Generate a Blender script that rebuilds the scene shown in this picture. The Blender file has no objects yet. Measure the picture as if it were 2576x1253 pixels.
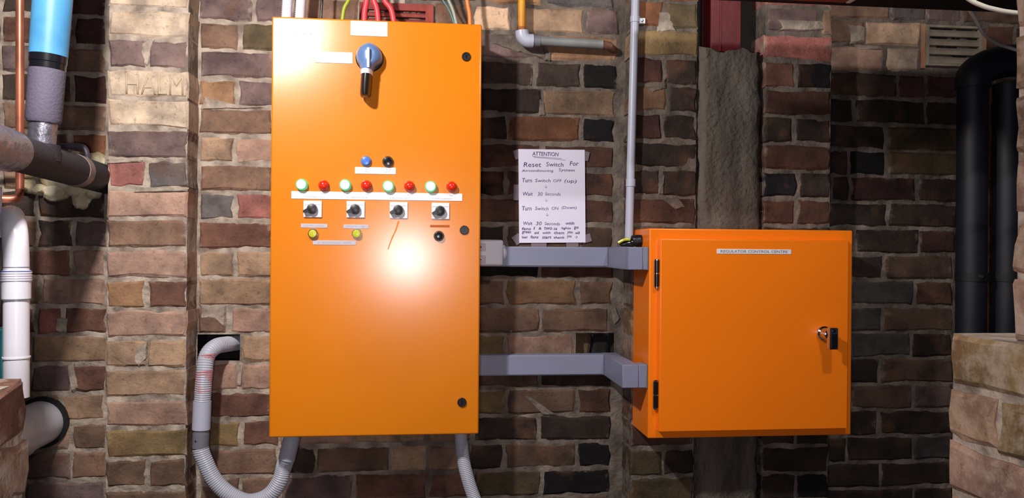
import bpy, bmesh, math, random
from mathutils import Vector, Matrix, noise
random.seed(7)
scene = bpy.context.scene
C = scene.collection
PI = math.pi

# ------------------------------------------------------------------ camera
F_PX, CX, CY = 2075.0, 1288.0, 626.5          # focal length in pixels of a 2576 x 1253 frame
YAW, PITCH, ROLL, DIST, EYE = 0.1124, -0.0016, 0.0080, 2.63, 1.5
_F = Vector((math.sin(YAW)*math.cos(PITCH), math.cos(YAW)*math.cos(PITCH), math.sin(PITCH)))
_r0 = Vector((math.cos(YAW), -math.sin(YAW), 0)); _u0 = _r0.cross(_F)
_r = _r0*math.cos(ROLL) + _u0*math.sin(ROLL)
_u = _u0*math.cos(ROLL) - _r0*math.sin(ROLL)
EYEP = Vector((0, -DIST, EYE))
cam_d = bpy.data.cameras.new('camera'); cam = bpy.data.objects.new('camera', cam_d); C.objects.link(cam)
cam_d.sensor_fit = 'HORIZONTAL'; cam_d.sensor_width = 36.0; cam_d.lens = 36.0*F_PX/2576.0
cam_d.clip_start = 0.02
cam.matrix_world = Matrix(((_r.x, _u.x, -_F.x, EYEP.x), (_r.y, _u.y, -_F.y, EYEP.y), (_r.z, _u.z, -_F.z, EYEP.z), (0, 0, 0, 1)))
scene.camera = cam

# ------------------------------------------------------------------ world, lamps, exposure
w = bpy.data.worlds.new('world'); scene.world = w; w.use_nodes = True
w.node_tree.nodes['Background'].inputs[0].default_value = (0.62, 0.68, 1.0, 1)
w.node_tree.nodes['Background'].inputs[1].default_value = 0.032
def lamp(name, loc, target, power, color, size, spread=180):
    d = bpy.data.lights.new(name, 'AREA'); d.shape = 'DISK'; d.size = size; d.energy = power; d.color = color
    d.spread = math.radians(spread)
    o = bpy.data.objects.new(name, d); C.objects.link(o); o.location = loc
    o.rotation_euler = (Vector(target) - Vector(loc)).to_track_quat('-Z', 'Y').to_euler()
    return o
lamp('ceiling_lamp_near_pillar', (-0.63, -1.50, 2.46), (-0.45, 0, 1.5), 37, (1.0, 0.95, 0.90), 0.10)
lamp('ceiling_lamp_right', (0.95, -1.55, 2.62), (1.0, 0, 1.2), 54, (1.0, 0.95, 0.90), 0.16)
lamp('phone_torch', (-0.07, -2.66, 1.44), (0.0, 0, 1.45), 11, (1.0, 0.94, 0.98), 0.16)
scene.view_settings.view_transform = 'Standard'; scene.view_settings.look = 'None'
scene.view_settings.exposure = 0.0; scene.view_settings.gamma = 1.0
scene.view_settings.use_curve_mapping = False

# ------------------------------------------------------------------ placing helpers
def ray(px, py): return _F + _r*((px-CX)/F_PX) - _u*((py-CY)/F_PX)
def at(px, py, Y):                 # the point seen at a pixel, at depth Y
    d = ray(px, py); return EYEP + d*((Y+DIST)/d.y)
def atX(px, py, X):
    d = ray(px, py); return EYEP + d*(X/d.x)
def proj(P):
    q = Vector(P)-EYEP; z = q.dot(_F); return CX+F_PX*q.dot(_r)/z, CY-F_PX*q.dot(_u)/z
def xat(px, Y, Z):                 # X of a pixel column at depth Y and height Z
    py = CY
    for _ in range(3):
        X = at(px, py, Y).x; py = proj((X, Y, Z))[1]
    return at(px, py, Y).x

# ------------------------------------------------------------------ materials
def lin(c):
    return tuple(((v/255)/12.92 if v/255 <= .04045 else ((v/255+.055)/1.055)**2.4) for v in c)
def mat(name, rgb, rough=.5, metal=0.0, var=0.0, scale=8.0, bump=0.0, bscale=40.0, emit=None, estr=0, spec=.5, rgb2=None, coat=0.0, detail=6, stretch=None):
    m = bpy.data.materials.new(name); m.use_nodes = True; nt = m.node_tree; b = nt.nodes['Principled BSDF']
    c = lin(rgb) + (1,)
    b.inputs['Base Color'].default_value = c; b.inputs['Roughness'].default_value = rough
    b.inputs['Metallic'].default_value = metal; b.inputs['Specular IOR Level'].default_value = spec
    b.inputs['Coat Weight'].default_value = coat; b.inputs['Coat Roughness'].default_value = .12
    tc = nt.nodes.new('ShaderNodeTexCoord')
    if var > 0 or rgb2:
        n = nt.nodes.new('ShaderNodeTexNoise'); n.inputs['Scale'].default_value = scale; n.inputs['Detail'].default_value = detail
        if stretch:
            mp = nt.nodes.new('ShaderNodeMapping'); mp.inputs['Scale'].default_value = (1, 1, stretch); nt.links.new(tc.outputs['Object'], mp.inputs['Vector']); nt.links.new(mp.outputs['Vector'], n.inputs['Vector'])
        else: nt.links.new(tc.outputs['Object'], n.inputs['Vector'])
        r = nt.nodes.new('ShaderNodeValToRGB'); r.color_ramp.elements[0].position = .35; r.color_ramp.elements[1].position = .65
        c2 = lin(rgb2) if rgb2 else tuple(v*(1-var) for v in c[:3])
        r.color_ramp.elements[0].color = tuple(c2) + (1,); r.color_ramp.elements[1].color = tuple(min(1, v*(1+var*.5)) for v in c[:3]) + (1,)
        nt.links.new(n.outputs['Fac'], r.inputs['Fac']); nt.links.new(r.outputs['Color'], b.inputs['Base Color'])
    if bump > 0:
        n2 = nt.nodes.new('ShaderNodeTexNoise'); n2.inputs['Scale'].default_value = bscale; n2.inputs['Detail'].default_value = 8
        nt.links.new(tc.outputs['Object'], n2.inputs['Vector'])
        bp = nt.nodes.new('ShaderNodeBump'); bp.inputs['Strength'].default_value = bump; bp.inputs['Distance'].default_value = .01
        nt.links.new(n2.outputs['Fac'], bp.inputs['Height']); nt.links.new(bp.outputs['Normal'], b.inputs['Normal'])
    if emit:
        b.inputs['Emission Color'].default_value = lin(emit)+(1,); b.inputs['Emission Strength'].default_value = estr
    return m

def brick_material():
    m = bpy.data.materials.new('fired_brick'); m.use_nodes = True; nt = m.node_tree; N = nt.nodes.new; L = nt.links.new
    b = nt.nodes['Principled BSDF']; b.inputs['Roughness'].default_value = .85; b.inputs['Specular IOR Level'].default_value = .25
    oi = N('ShaderNodeObjectInfo'); tc = N('ShaderNodeTexCoord')
    off = N('ShaderNodeVectorMath'); off.operation = 'ADD'
    mul = N('ShaderNodeMath'); mul.operation = 'MULTIPLY'; mul.inputs[1].default_value = 37.0
    L(oi.outputs['Random'], mul.inputs[0]); L(tc.outputs['Object'], off.inputs[0]); L(mul.outputs[0], off.inputs[1])
    def ns(scale, detail, rough=.6):
        n = N('ShaderNodeTexNoise'); n.inputs['Scale'].default_value = scale; n.inputs['Detail'].default_value = detail
        n.inputs['Roughness'].default_value = rough; L(off.outputs[0], n.inputs['Vector']); return n
    def ramp(src, p0, p1, c0, c1):
        r = N('ShaderNodeValToRGB'); r.color_ramp.elements[0].position = p0; r.color_ramp.elements[1].position = p1
        r.color_ramp.elements[0].color = c0; r.color_ramp.elements[1].color = c1; L(src, r.inputs['Fac']); return r
    def mix(kind, fac, a, bcol):
        x = N('ShaderNodeMix'); x.data_type = 'RGBA'; x.blend_type = kind
        if isinstance(fac, float): x.inputs[0].default_value = fac
        else: L(fac, x.inputs[0])
        L(a, x.inputs[6])
        if isinstance(bcol, tuple): x.inputs[7].default_value = bcol
        else: L(bcol, x.inputs[7])
        return x.outputs[2]
    blot = ramp(ns(11, 6).outputs['Fac'], .34, .66, (.50, .49, .51, 1), (1.24, 1.2, 1.16, 1))
    col = mix('MULTIPLY', 1.0, oi.outputs['Color'], blot.outputs['Color'])
    hue = ramp(ns(7, 3).outputs['Fac'], .55, .75, (0, 0, 0, 1), (.45, .45, .45, 1))
    col = mix('MIX', hue.outputs['Color'], col, lin((128, 86, 62))+(1,))
    pit = ramp(ns(95, 4).outputs['Fac'], .30, .42, (.35, .32, .32, 1), (1, 1, 1, 1))
    col = mix('MULTIPLY', .55, col, pit.outputs['Color'])
    # mortar smeared over the arrises, in irregular patches
    sx = N('ShaderNodeSeparateXYZ'); L(tc.outputs['Generated'], sx.inputs[0])
    def edge(o):
        s = N('ShaderNodeMath'); s.operation = 'SUBTRACT'; L(o, s.inputs[0]); s.inputs[1].default_value = .5
        a = N('ShaderNodeMath'); a.operation = 'ABSOLUTE'; L(s.outputs[0], a.inputs[0]); return a.outputs[0]
    mx = N('ShaderNodeMath'); mx.operation = 'MAXIMUM'; L(edge(sx.outputs['X']), mx.inputs[0]); L(edge(sx.outputs['Z']), mx.inputs[1])
    ad = N('ShaderNodeMath'); ad.operation = 'MULTIPLY_ADD'; L(ns(22, 6, .7).outputs['Fac'], ad.inputs[0]); ad.inputs[1].default_value = .55; L(mx.outputs[0], ad.inputs[2])
    sm0 = ramp(ad.outputs[0], .745, .85, (0, 0, 0, 1), (.8, .8, .8, 1)); sm = N('ShaderNodeMath'); sm.operation = 'MULTIPLY'; L(sm0.outputs['Color'], sm.inputs[0]); L(oi.outputs['Alpha'], sm.inputs[1])
    mcol = lin((168, 153, 139))+(1,)
    col = mix('MIX', sm.outputs[0], col, mcol)
    L(col, b.inputs['Base Color'])
    h = N('ShaderNodeMath'); h.operation = 'ADD'; L(ns(30, 8, .7).outputs['Fac'], h.inputs[0]); L(ns(120, 6).outputs['Fac'], h.inputs[1])
    bp = N('ShaderNodeBump'); bp.inputs['Strength'].default_value = .45; bp.inputs['Distance'].default_value = .006
    L(h.outputs[0], bp.inputs['Height']); L(bp.outputs['Normal'], b.inputs['Normal'])
    return m
M_BRICK = brick_material()
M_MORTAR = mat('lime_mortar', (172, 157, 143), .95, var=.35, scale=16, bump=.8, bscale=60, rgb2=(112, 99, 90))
M_MORTARDARK = mat('dark_mortar', (128, 115, 105), .95, bump=.8, bscale=60, scale=14, rgb2=(78, 70, 64))  # darker, browner mortar for the right-hand walls
M_CAVITY = mat('cavity_shade', (34, 31, 30), .95, var=.3, scale=12)  # near-black colour stands in for shade inside holes, chase and vents
M_CONCRETE = mat('rough_concrete', (108, 99, 90), .95, scale=16, bump=1.0, bscale=70, rgb2=(66, 60, 54), stretch=.22)
M_PANEL = mat('orange_panel_paint', (220, 124, 12), .215, var=.05, scale=3, bump=.008, bscale=260, spec=.7)
M_BOX = mat('orange_box_paint', (250, 126, 18), .28, var=.03, scale=3, bump=.008, bscale=260, spec=.5)
M_WHITE = mat('white_label_plastic', (226, 226, 234), .4)
M_GREYLABEL = mat('grey_label_tape', (184, 178, 190), .5)
M_INK = mat('dark_print', (70, 66, 84), .7)
M_FAINT = mat('faint_print', (150, 147, 164), .7)
M_BLACK = mat('black_plastic', (22, 21, 26), .35, var=.1)
M_BLACKGLOSS = mat('black_gloss_plastic', (18, 18, 24), .2)
M_CHROME = mat('chrome', (205, 205, 212), .12, 1.0)
M_GREYPVC = mat('grey_conduit_plastic', (176, 178, 196), .38, var=.06, scale=6)
M_JBOX = mat('pale_grey_plastic', (214, 214, 226), .35)
M_TRUNK = mat('grey_trunking_plastic', (128, 131, 156), .42, var=.05, scale=5)
M_DGREY = mat('dark_grey_plastic', (112, 112, 124), .4)
M_FLEX = mat('grey_flexible_plastic', (178, 180, 194), .45, var=.08, scale=9)
M_WPVC = mat('white_pipe_plastic', (222, 220, 232), .3)
M_FOAMBLACK = mat('black_pipe_foam', (40, 38, 46), .7, bump=.25, bscale=160)
M_FOAMGREY = mat('grey_purple_pipe_foam', (92, 86, 104), .75, var=.12, scale=8, bump=.25, bscale=160)
M_FOIL = mat('crumpled_foil', (150, 148, 162), .3, .8, bump=.9, bscale=26)
M_BLUE = mat('blue_pipe_sleeve', (82, 152, 198), .45, var=.12, scale=7, rgb2=(62, 126, 174))
M_TAPE = mat('black_vinyl_tape', (20, 20, 26), .22)
M_COPPER = mat('tarnished_copper', (200, 120, 92), .38, .55, rgb2=(104, 58, 48), scale=5)
M_DULLPIPE = mat('dull_painted_pipe', (88, 80, 92), .4, .3)
M_FOAM = mat('expanding_foam', (226, 216, 190), .8, scale=14, rgb2=(168, 150, 108), bump=.6, bscale=40)
M_YELLOW = mat('yellow_pipe_paint', (226, 158, 26), .45, rgb2=(184, 112, 16), scale=12)
M_RED = mat('red_cable_sheath', (214, 62, 70), .4)
M_GREENYEL = mat('earth_cable_sheath', (150, 164, 36), .4)
M_ORANGE = mat('orange_cable_sheath', (238, 122, 46), .4)
M_TEALC = mat('pale_green_cable_sheath', (146, 152, 138), .4)
M_TEAL2 = mat('teal_cable_sheath', (74, 112, 112), .4)
M_CREAMC = mat('white_cable_sheath', (226, 220, 206), .4)
M_SOIL = mat('black_soil_pipe_plastic', (22, 23, 34), .55)
M_TEALBOX = mat('teal_machine_paint', (24, 86, 96), .4)
M_RUBBER = mat('black_rubber', (16, 16, 18), .6)
M_STEELRED = mat('red_oxide_steel_paint', (104, 20, 28), .5, var=.25, scale=7, bump=.1)
M_TIMBER = mat('red_washed_timber', (176, 84, 58), .8, rgb2=(128, 60, 44), scale=14, bump=.4)
M_BEAM = mat('black_steel_beam', (18, 16, 18), .7, var=.2)
M_TERRA = mat('terracotta_vent', (150, 66, 58), .85, rgb2=(116, 52, 46), scale=14, bump=.4)
M_VENT = mat('dusty_cream_vent', (172, 158, 140), .85, rgb2=(122, 108, 96), scale=9, bump=.3)
M_RUST = mat('rusty_mortar', (184, 118, 76), .9, rgb2=(164, 138, 114), scale=10, bump=.5)
M_PAPER = mat('white_paper', (222, 218, 238), .8)
M_TAPECLEAR = mat('cloudy_adhesive_tape', (120, 104, 112), .35)
M_PEN = mat('purple_grey_ink', (92, 82, 128), .8)
M_CEIL = mat('dark_ceiling_boards', (36, 32, 30), .9, var=.3)
M_FLOOR = mat('concrete_floor', (96, 92, 88), .85, var=.3, scale=3, bump=.3)
M_BLUEGREY = mat('blue_grey_handle', (92, 122, 170), .3)
M_BTN_BLUE = mat('blue_button', (70, 116, 214), .25)
M_BTN_RED = mat('red_lamp_lens', (214, 40, 20), .18)
M_BTN_YEL = mat('yellow_green_button', (186, 186, 30), .3)
M_GREENRIM = mat('green_lamp_rim', (60, 200, 130), .25, emit=(70, 220, 140), estr=.5)
M_GREENLIT = mat('green_lamp_lens', (190, 250, 225), .3, emit=(170, 255, 220), estr=1.6)
M_SMUDGE = mat('brown_adhesive_residue', (176, 84, 18), .7)
M_GLASS = mat('pale_clear_plastic', (196, 186, 204), .15)
M_INKRED = mat('red_print', (200, 110, 116), .5)

# ------------------------------------------------------------------ object helpers
def thing(name, label, cat, loc=(0, 0, 0), group=None, kind=None):
    o = bpy.data.objects.new(name, None); C.objects.link(o); o.location = loc; o.empty_display_size = .05
    o['label'] = label; o['category'] = cat
    if group: o['group'] = group
    if kind: o['kind'] = kind
    return o
def wpos(o):
    p = o.matrix_basis.translation.copy()
    while o.parent: o = o.parent; p = p  # part origins are kept in world space through the inverse
    return p
def link(name, me, m, parent=None, loc=None):
    o = bpy.data.objects.new(name, me); C.objects.link(o)
    if m and not me.materials: me.materials.append(m)
    if loc is not None: o.location = loc
    if parent:
        o.parent = parent; o.matrix_parent_inverse = Matrix.Translation(-world(parent))
    return o
WORLD = {}
def world(o):
    if o.parent is None: return o.matrix_basis.translation.copy()
    return o.matrix_basis.translation.copy()      # parents only translate; the inverse cancels them
def tag(o, label, cat, group=None, kind=None):
    o['label'] = label; o['category'] = cat
    if group: o['group'] = group
    if kind: o['kind'] = kind
    return o
def from_bm(name, bm, m, parent=None, smooth=False, axis_flat=False):
    if bm.verts:
        c = Vector((0, 0, 0)); lo = Vector([min(v.co[i] for v in bm.verts) for i in range(3)]); hi = Vector([max(v.co[i] for v in bm.verts) for i in range(3)])
        c = (lo+hi)/2
        for v in bm.verts: v.co -= c
    bmesh.ops.recalc_face_normals(bm, faces=bm.faces)
    me = bpy.data.meshes.new(name); bm.to_mesh(me); bm.free()
    if smooth:
        for p in me.polygons: p.use_smooth = True
        try: me.set_sharp_from_angle(angle=math.radians(38))
        except Exception: pass
        if axis_flat:
            for p in me.polygons:
                if max(abs(v) for v in p.normal) > .9995: p.use_smooth = False
    return link(name, me, m, parent, c)
def bbox(bm, x0, x1, y0, y1, z0, z1, bev=0.0, seg=2):
    t = bmesh.new()
    vs = [t.verts.new((x, y, z)) for x in (x0, x1) for y in (y0, y1) for z in (z0, z1)]
    for f in ((0, 1, 3, 2), (4, 6, 7, 5), (0, 4, 5, 1), (2, 3, 7, 6), (0, 2, 6, 4), (1, 5, 7, 3)): t.faces.new([vs[i] for i in f])
    bmesh.ops.recalc_face_normals(t, faces=t.faces)
    if bev > 0: bmesh.ops.bevel(t, geom=t.edges[:], offset=bev, segments=seg, profile=.5, affect='EDGES')
    me = bpy.data.meshes.new('t'); t.to_mesh(me); t.free(); bm.from_mesh(me); bpy.data.meshes.remove(me)
def box(name, m, x0, x1, y0, y1, z0, z1, bev=0.0, parent=None, seg=2):
    bm = bmesh.new(); bbox(bm, min(x0, x1), max(x0, x1), min(y0, y1), max(y0, y1), min(z0, z1), max(z0, z1), bev, seg)
    return from_bm(name, bm, m, parent, smooth=bev > 0, axis_flat=True)
def frames(pts):
    T = [(pts[min(i+1, len(pts)-1)]-pts[max(i-1, 0)]).normalized() for i in range(len(pts))]
    n = Vector((0, 0, 1)) if abs(T[0].z) < .9 else Vector((1, 0, 0))
    out = []
    for t in T:
        n = (n - t*n.dot(t)).normalized(); out.append((n, t.cross(n)))
    return out
def tube_bm(bm, pts, r, seg=14, cap=True):
    pts = [Vector(p) for p in pts]; fr = frames(pts); rings = []
    for i, p in enumerate(pts):
        rr = r[i] if isinstance(r, (list, tuple)) else r
        n, b = fr[i]
        rings.append([bm.verts.new(p + n*(rr*math.cos(2*PI*k/seg)) + b*(rr*math.sin(2*PI*k/seg))) for k in range(seg)])
    for a, b in zip(rings, rings[1:]):
        for k in range(seg): bm.faces.new((a[k], a[(k+1) % seg], b[(k+1) % seg], b[k]))
    if cap: bm.faces.new(rings[0][::-1]); bm.faces.new(rings[-1])
def tube(name, m, pts, r, parent=None, seg=14):
    bm = bmesh.new(); tube_bm(bm, pts, r, seg); return from_bm(name, bm, m, parent, smooth=True)
def spline(ctrl, step):
    P = [Vector(p) for p in ctrl]; P = [P[0]*2-P[1]] + P + [P[-1]*2-P[-2]]; dense = []
    for i in range(1, len(P)-2):
        for k in range(24):
            t = k/24; a, b, c, d = P[i-1], P[i], P[i+1], P[i+2]
            dense.append(.5*((2*b)+(c-a)*t+(2*a-5*b+4*c-d)*t*t+(3*b-a-3*c+d)*t**3))
    dense.append(P[-2]); out = [dense[0]]; acc = 0
    for a, b in zip(dense, dense[1:]):
        seg = (b-a).length
        while acc+seg >= step:
            a = a+(b-a)*((step-acc)/seg); out.append(a.copy()); seg = (b-a).length; acc = 0
        acc += seg
    out.append(dense[-1]); return out
def ribbed(name, m, ctrl, r, pitch=.006, depth=.10, parent=None, seg=16):
    pts = spline(ctrl, pitch/4); rad = [r*(1+depth*(.5-.5*math.cos(2*PI*i/4))-depth/2) for i in range(len(pts))]
    bm = bmesh.new(); tube_bm(bm, pts, rad, seg); return from_bm(name, bm, m, parent, smooth=True)
def lathe(name, m, prof, origin, axis, parent=None, seg=24, sx=1.0, sz=1.0):
    # prof: (radius, distance along axis) pairs; axis points out of the surface
    bm = bmesh.new(); o = Vector(origin); q = Vector((0, 0, 1)).rotation_difference(Vector(axis)); rings = []
    for r, d in prof:
        if r <= 1e-6: rings.append([bm.verts.new(o + q @ Vector((0, 0, d)))]); continue
        rings.append([bm.verts.new(o + q @ Vector((r*math.cos(2*PI*k/seg), r*math.sin(2*PI*k/seg), d))) for k in range(seg)])
    for a, b in zip(rings, rings[1:]):
        for k in range(seg):
            f = [a[k % len(a)], a[(k+1) % len(a)], b[(k+1) % len(b)], b[k % len(b)]]; u = []
            for v in f:
                if v not in u: u.append(v)
            if len(u) > 2: bm.faces.new(u)
    if len(rings[0]) > 1: bm.faces.new(rings[0][::-1])
    if len(rings[-1]) > 1: bm.faces.new(rings[-1])
    return from_bm(name, bm, m, parent, smooth=True)
def text(name, m, body, origin, height, parent=None, width=None, shear=0.0, thin=0.0, extrude=.0002, rot=0.0, axis='-Y'):
    cu = bpy.data.curves.new(name, 'FONT'); cu.body = body; cu.size = 1.0; cu.shear = shear; cu.offset = thin; cu.resolution_u = 3
    tmp = bpy.data.objects.new(name, cu); C.objects.link(tmp)
    dg = bpy.context.evaluated_depsgraph_get(); me = bpy.data.meshes.new_from_object(tmp.evaluated_get(dg))
    bpy.data.objects.remove(tmp); bpy.data.curves.remove(cu)
    xs = [v.co.x for v in me.vertices]; ys = [v.co.y for v in me.vertices]
    x0, x1, y0, y1 = min(xs), max(xs), min(ys), max(ys); s = height/max(1e-6, y1-y0); sxx = (width/(x1-x0)) if width else s
    bm = bmesh.new(); bm.from_mesh(me); bpy.data.meshes.remove(me)
    o = Vector(origin)
    for v in bm.verts:
        a, b = (v.co.x-x0)*sxx, (v.co.y-y0)*s
        a, b = a*math.cos(rot)-b*math.sin(rot), a*math.sin(rot)+b*math.cos(rot)
        v.co = o + Vector((a, 0, b))
    r = bmesh.ops.extrude_face_region(bm, geom=bm.faces[:])
    for e in r['geom']:
        if isinstance(e, bmesh.types.BMVert): e.co.y -= extrude
    return from_bm(name, bm, m, parent)
def strokes(name, m, polylines, Y, wid, parent):
    bm = bmesh.new()
    for pl in polylines:
        for a, b in zip(pl, pl[1:]):
            a = Vector(a); b = Vector(b); d = (b-a)
            if d.length < 1e-6: continue
            d.normalize(); n = Vector((-d.y, d.x))*wid/2; d2 = d*wid*.3
            q = [a-d2+n, b+d2+n, b+d2-n, a-d2-n]
            bm.faces.new([bm.verts.new((p.x, Y, p.y)) for p in q])
    return from_bm(name, bm, m, parent)
def scribble(x0, x1, z, h):
    n = max(3, int((x1-x0)/(h*.42))); pts = []
    for i in range(n*2+1):
        pts.append((x0+(x1-x0)*i/(n*2), z+(h*random.uniform(.45, 1.0) if i % 2 else h*random.uniform(0, .2))))
    return pts
def ticks(x0, x1, z, h):             # print too small to read: little upright and level marks
    out = []; x = x0
    while x < x1:
        out.append([(x, z), (x, z+h)]); out.append([(x, z+h*random.choice((0, .5, 1))), (x+h*.45, z+h*random.choice((0, .5, 1)))]); x += h*.8
        if random.random() < .15: x += h*.7
    return out

# ------------------------------------------------------------------ brickwork
PITCHZ, LINE0 = .0878, 2.2780                       # course height, height of the bed joint of course 0
def zline(i): return LINE0 - PITCHZ*i
PAL = dict(cream=(206, 184, 158), cream2=(196, 172, 146), tan=(172, 138, 108), tan2=(164, 130, 100), pink=(172, 134, 116), brown=(138, 104, 84), brown2=(122, 92, 74),
           rbrown=(118, 76, 62), red=(160, 92, 86), purple=(122, 98, 98), grey=(96, 92, 94), dark=(72, 58, 52), black=(34, 31, 34), navy=(36, 36, 46),
           orange=(160, 116, 80), olive=(142, 116, 72), olived=(106, 90, 62), maroon=(86, 52, 50), rorange=(146, 88, 56), peach=(214, 176, 142), redpaint=(180, 98, 92))
GAIN = {}
for k_, v_ in PAL.items():
    l_ = .3*v_[0]+.55*v_[1]+.15*v_[2]; g_ = (l_*1.08, l_*.99, l_*.92); PAL[k_] = tuple(v_[i]*.72+g_[i]*.28 for i in range(3))
def brick(parent, mapf, u0, u1, z0, z1, color, out=0.0, depth=.06, joint=.010, rough=1.0):
    """one brick; mapf turns (along, outward, up) into world space"""
    g = joint/2; a0, a1, b0, b1 = u0+g, u1-g, z0+g, z1-g
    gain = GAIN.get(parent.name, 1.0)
    if gain < 1 and z1 > zline(2)-.01: gain = 1.05  # top courses stay bright: the lamplit band is put into brick colour
    j = lambda s: random.uniform(-s, s)*rough
    ring = [(a0, b0), ((a0*.66+a1*.34), b0), ((a0*.33+a1*.67), b0), (a1, b0), (a1, (b0+b1)/2), (a1, b1), ((a0*.33+a1*.67), b1), ((a0*.66+a1*.34), b1), (a0, b1), (a0, (b0+b1)/2)]
    lo = random.uniform(-.0012, .0022)+out; tilt = j(.0010)
    cu, cz = (u0+u1)/2, (z0+z1)/2
    outer = []; inner = []
    for (x, y) in ring:
        x += j(.0045); y += j(.0036); outer.append((x, y, lo-.006+j(.0015)))
        k = .0055+random.uniform(0, .004)
        dx = k if x < cu-.01 else (-k if x > cu+.01 else 0); dy = k if y < cz-.01 else (-k if y > cz+.01 else 0)
        inner.append((x+dx, y+dy, lo+tilt*(1 if x > cu else -1)+j(.001)))
    back = [(x, y, -depth) for (x, y, _) in outer]
    c = mapf(cu, 0, cz)
    V = [Vector(mapf(x, o, y))-Vector(c) for (x, y, o) in outer+inner+back]; n = len(ring)
    Fc = [tuple(range(n, 2*n))]
    for i in range(n):
        k = (i+1) % n
        Fc.append((i, k, n+k, n+i)); Fc.append((2*n+i, 2*n+k, k, i))
    me = bpy.data.meshes.new('brick'); me.from_pydata([tuple(v) for v in V], [], Fc)
    bm = bmesh.new(); bm.from_mesh(me); bmesh.ops.recalc_face_normals(bm, faces=bm.faces); bm.to_mesh(me); bm.free()
    o = link('brick', me, M_BRICK, parent, c)
    rgb = PAL[color] if isinstance(color, str) else color
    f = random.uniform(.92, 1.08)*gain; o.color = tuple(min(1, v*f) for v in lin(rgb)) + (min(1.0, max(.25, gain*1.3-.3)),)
    return o
def mortar_sheet(name, x0, x1, z0, z1, y, holes=(), parent=None, amp=.004, mate=None, step=.014):
    nx = max(2, int((x1-x0)/step)); nz = max(2, int((z1-z0)/step)); bm = bmesh.new(); V = []
    for i in range(nx+1):
        for k in range(nz+1):
            x = x0+(x1-x0)*i/nx; z = z0+(z1-z0)*k/nz
            d = amp*(noise.noise((x*23, z*23, 3.1))+.6*noise.noise((x*61, z*61, 9.7)))
            V.append(bm.verts.new((x, y-min(d, .0021), z)))
    for i in range(nx):
        for k in range(nz):
            x = x0+(x1-x0)*(i+.5)/nx; z = z0+(z1-z0)*(k+.5)/nz
            if any(a < x < b and c < z < d for a, b, c, d in holes): continue
            q = (i*(nz+1)+k, (i+1)*(nz+1)+k, (i+1)*(nz+1)+k+1, i*(nz+1)+k+1)
            bm.faces.new([V[t] for t in q])
    return from_bm(name, bm, mate or M_MORTAR, parent, smooth=True)
def facing(Y): return lambda u, o, z: (u, Y-o, z)     # a wall looking towards the camera

def lay(parent, Y, spec, xmin=None, xmax=None, depth=.06, skip=()):
    """spec: course -> list of (px0, px1, colour), measured in the photograph on this wall's plane"""
    for c, row in spec.items():
        z1, z0 = zline(c-1), zline(c)
        for b in row:
            zc = (z0+z1)/2
            u0 = b[0] if isinstance(b[0], float) else xat(b[0], Y, zc)
            u1 = b[1] if isinstance(b[1], float) else xat(b[1], Y, zc)
            brick(parent, facing(Y), u0, u1, z0, z1, b[2], out=(b[3] if len(b) > 3 else 0.0), depth=depth)

# --- wall plane zones
XB0, XB1 = -.908, -.674          # left pier
XC0, XC1 = .659, 1.319           # right pier
XG0, XG1 = .873, 1.086           # chase in the right pier: concrete and steel column
TOPZ, BOTZ = 2.62, .40

wall_l = thing('wall_back_left', 'back wall of dark brick behind the pipes at the left', 'wall', (-1.4, 0, 0), kind='structure')
wall_b = thing('wall_back', 'back wall of mixed old bricks behind the tall orange panel', 'wall', (0, 0, 0), kind='structure')
wall_r = thing('wall_back_right', 'shaded back wall of dark brick around the cream vent', 'wall', (1.8, 0, 0), kind='structure')
pier_l = thing('wall_pier_left', 'pale sandy brick pier left of the tall orange panel', 'wall', (-.79, -.05, 0), kind='structure')
pier_r = thing('wall_pier_right', 'dark brick pier behind the small orange box', 'wall', (.99, -.05, 0), kind='structure')

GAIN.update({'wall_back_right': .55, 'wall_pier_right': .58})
HX0, HX1 = xat(497, 0, 1.19), xat(606, 0, 1.19)               # hole the flexible conduit comes out of
H2X0, H2X1 = xat(1449, 0, 1.19), xat(1543, 0, 1.19)           # shallow hole above the lower trunking
hz0, hz1 = zline(13)+.004, zline(12)-.002
mortar_sheet('mortar', -2.3, XB0+.02, 0, 2.9, .0045, parent=wall_l, step=.010, amp=.0046)
mortar_sheet('mortar', XB1-.02, -.05, 0, 2.9, .004, holes=((HX0, HX1, hz0, hz1),), parent=wall_b, step=.009, amp=.0048)
mortar_sheet('mortar', -.05, XC0+.02, 0, 2.9, .004, holes=((H2X0, H2X1, hz0, hz1),), parent=wall_b, mate=M_MORTARDARK, step=.009, amp=.0048)
mortar_sheet('mortar', XC1-.02, 2.9, 0, 2.9, .0045, parent=wall_r, step=.010, mate=M_MORTARDARK, amp=.0046)
def cavity(name, x0, x1, z0, z1, depth, parent):
    bm = bmesh.new(); p = .012; x0 -= p; x1 += p; z0 -= p; z1 += p
    vs = [bm.verts.new((x, y, z)) for x in (x0, x1) for y in (.004, depth) for z in (z0, z1)]
    for f in ((0, 1, 3, 2), (4, 6, 7, 5), (2, 3, 7, 6), (0, 2, 6, 4), (1, 5, 7, 3)): bm.faces.new([vs[i] for i in f])
    return from_bm(name, bm, M_CAVITY, parent)
cavity('hole', HX0, HX1, hz0, hz1, .16, wall_b)
cavity('hole', H2X0, H2X1, hz0, hz1, .07, wall_b)

def run(x0, x1, lengths, colors, start=0):
    row = []; x = x0; i = start
    while x < x1-.02:
        l = lengths[i % len(lengths)]; e = min(x+l, x1)
        if x1-e < .05: e = x1
        row.append((float(x), float(e), random.choice(colors))); x = e; i += 1
    return row
DK = ['dark', 'dark', 'rbrown', 'brown2', 'black', 'maroon', 'olived']
MID = ['brown', 'brown2', 'tan', 'rbrown', 'purple', 'dark', 'pink']

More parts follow.
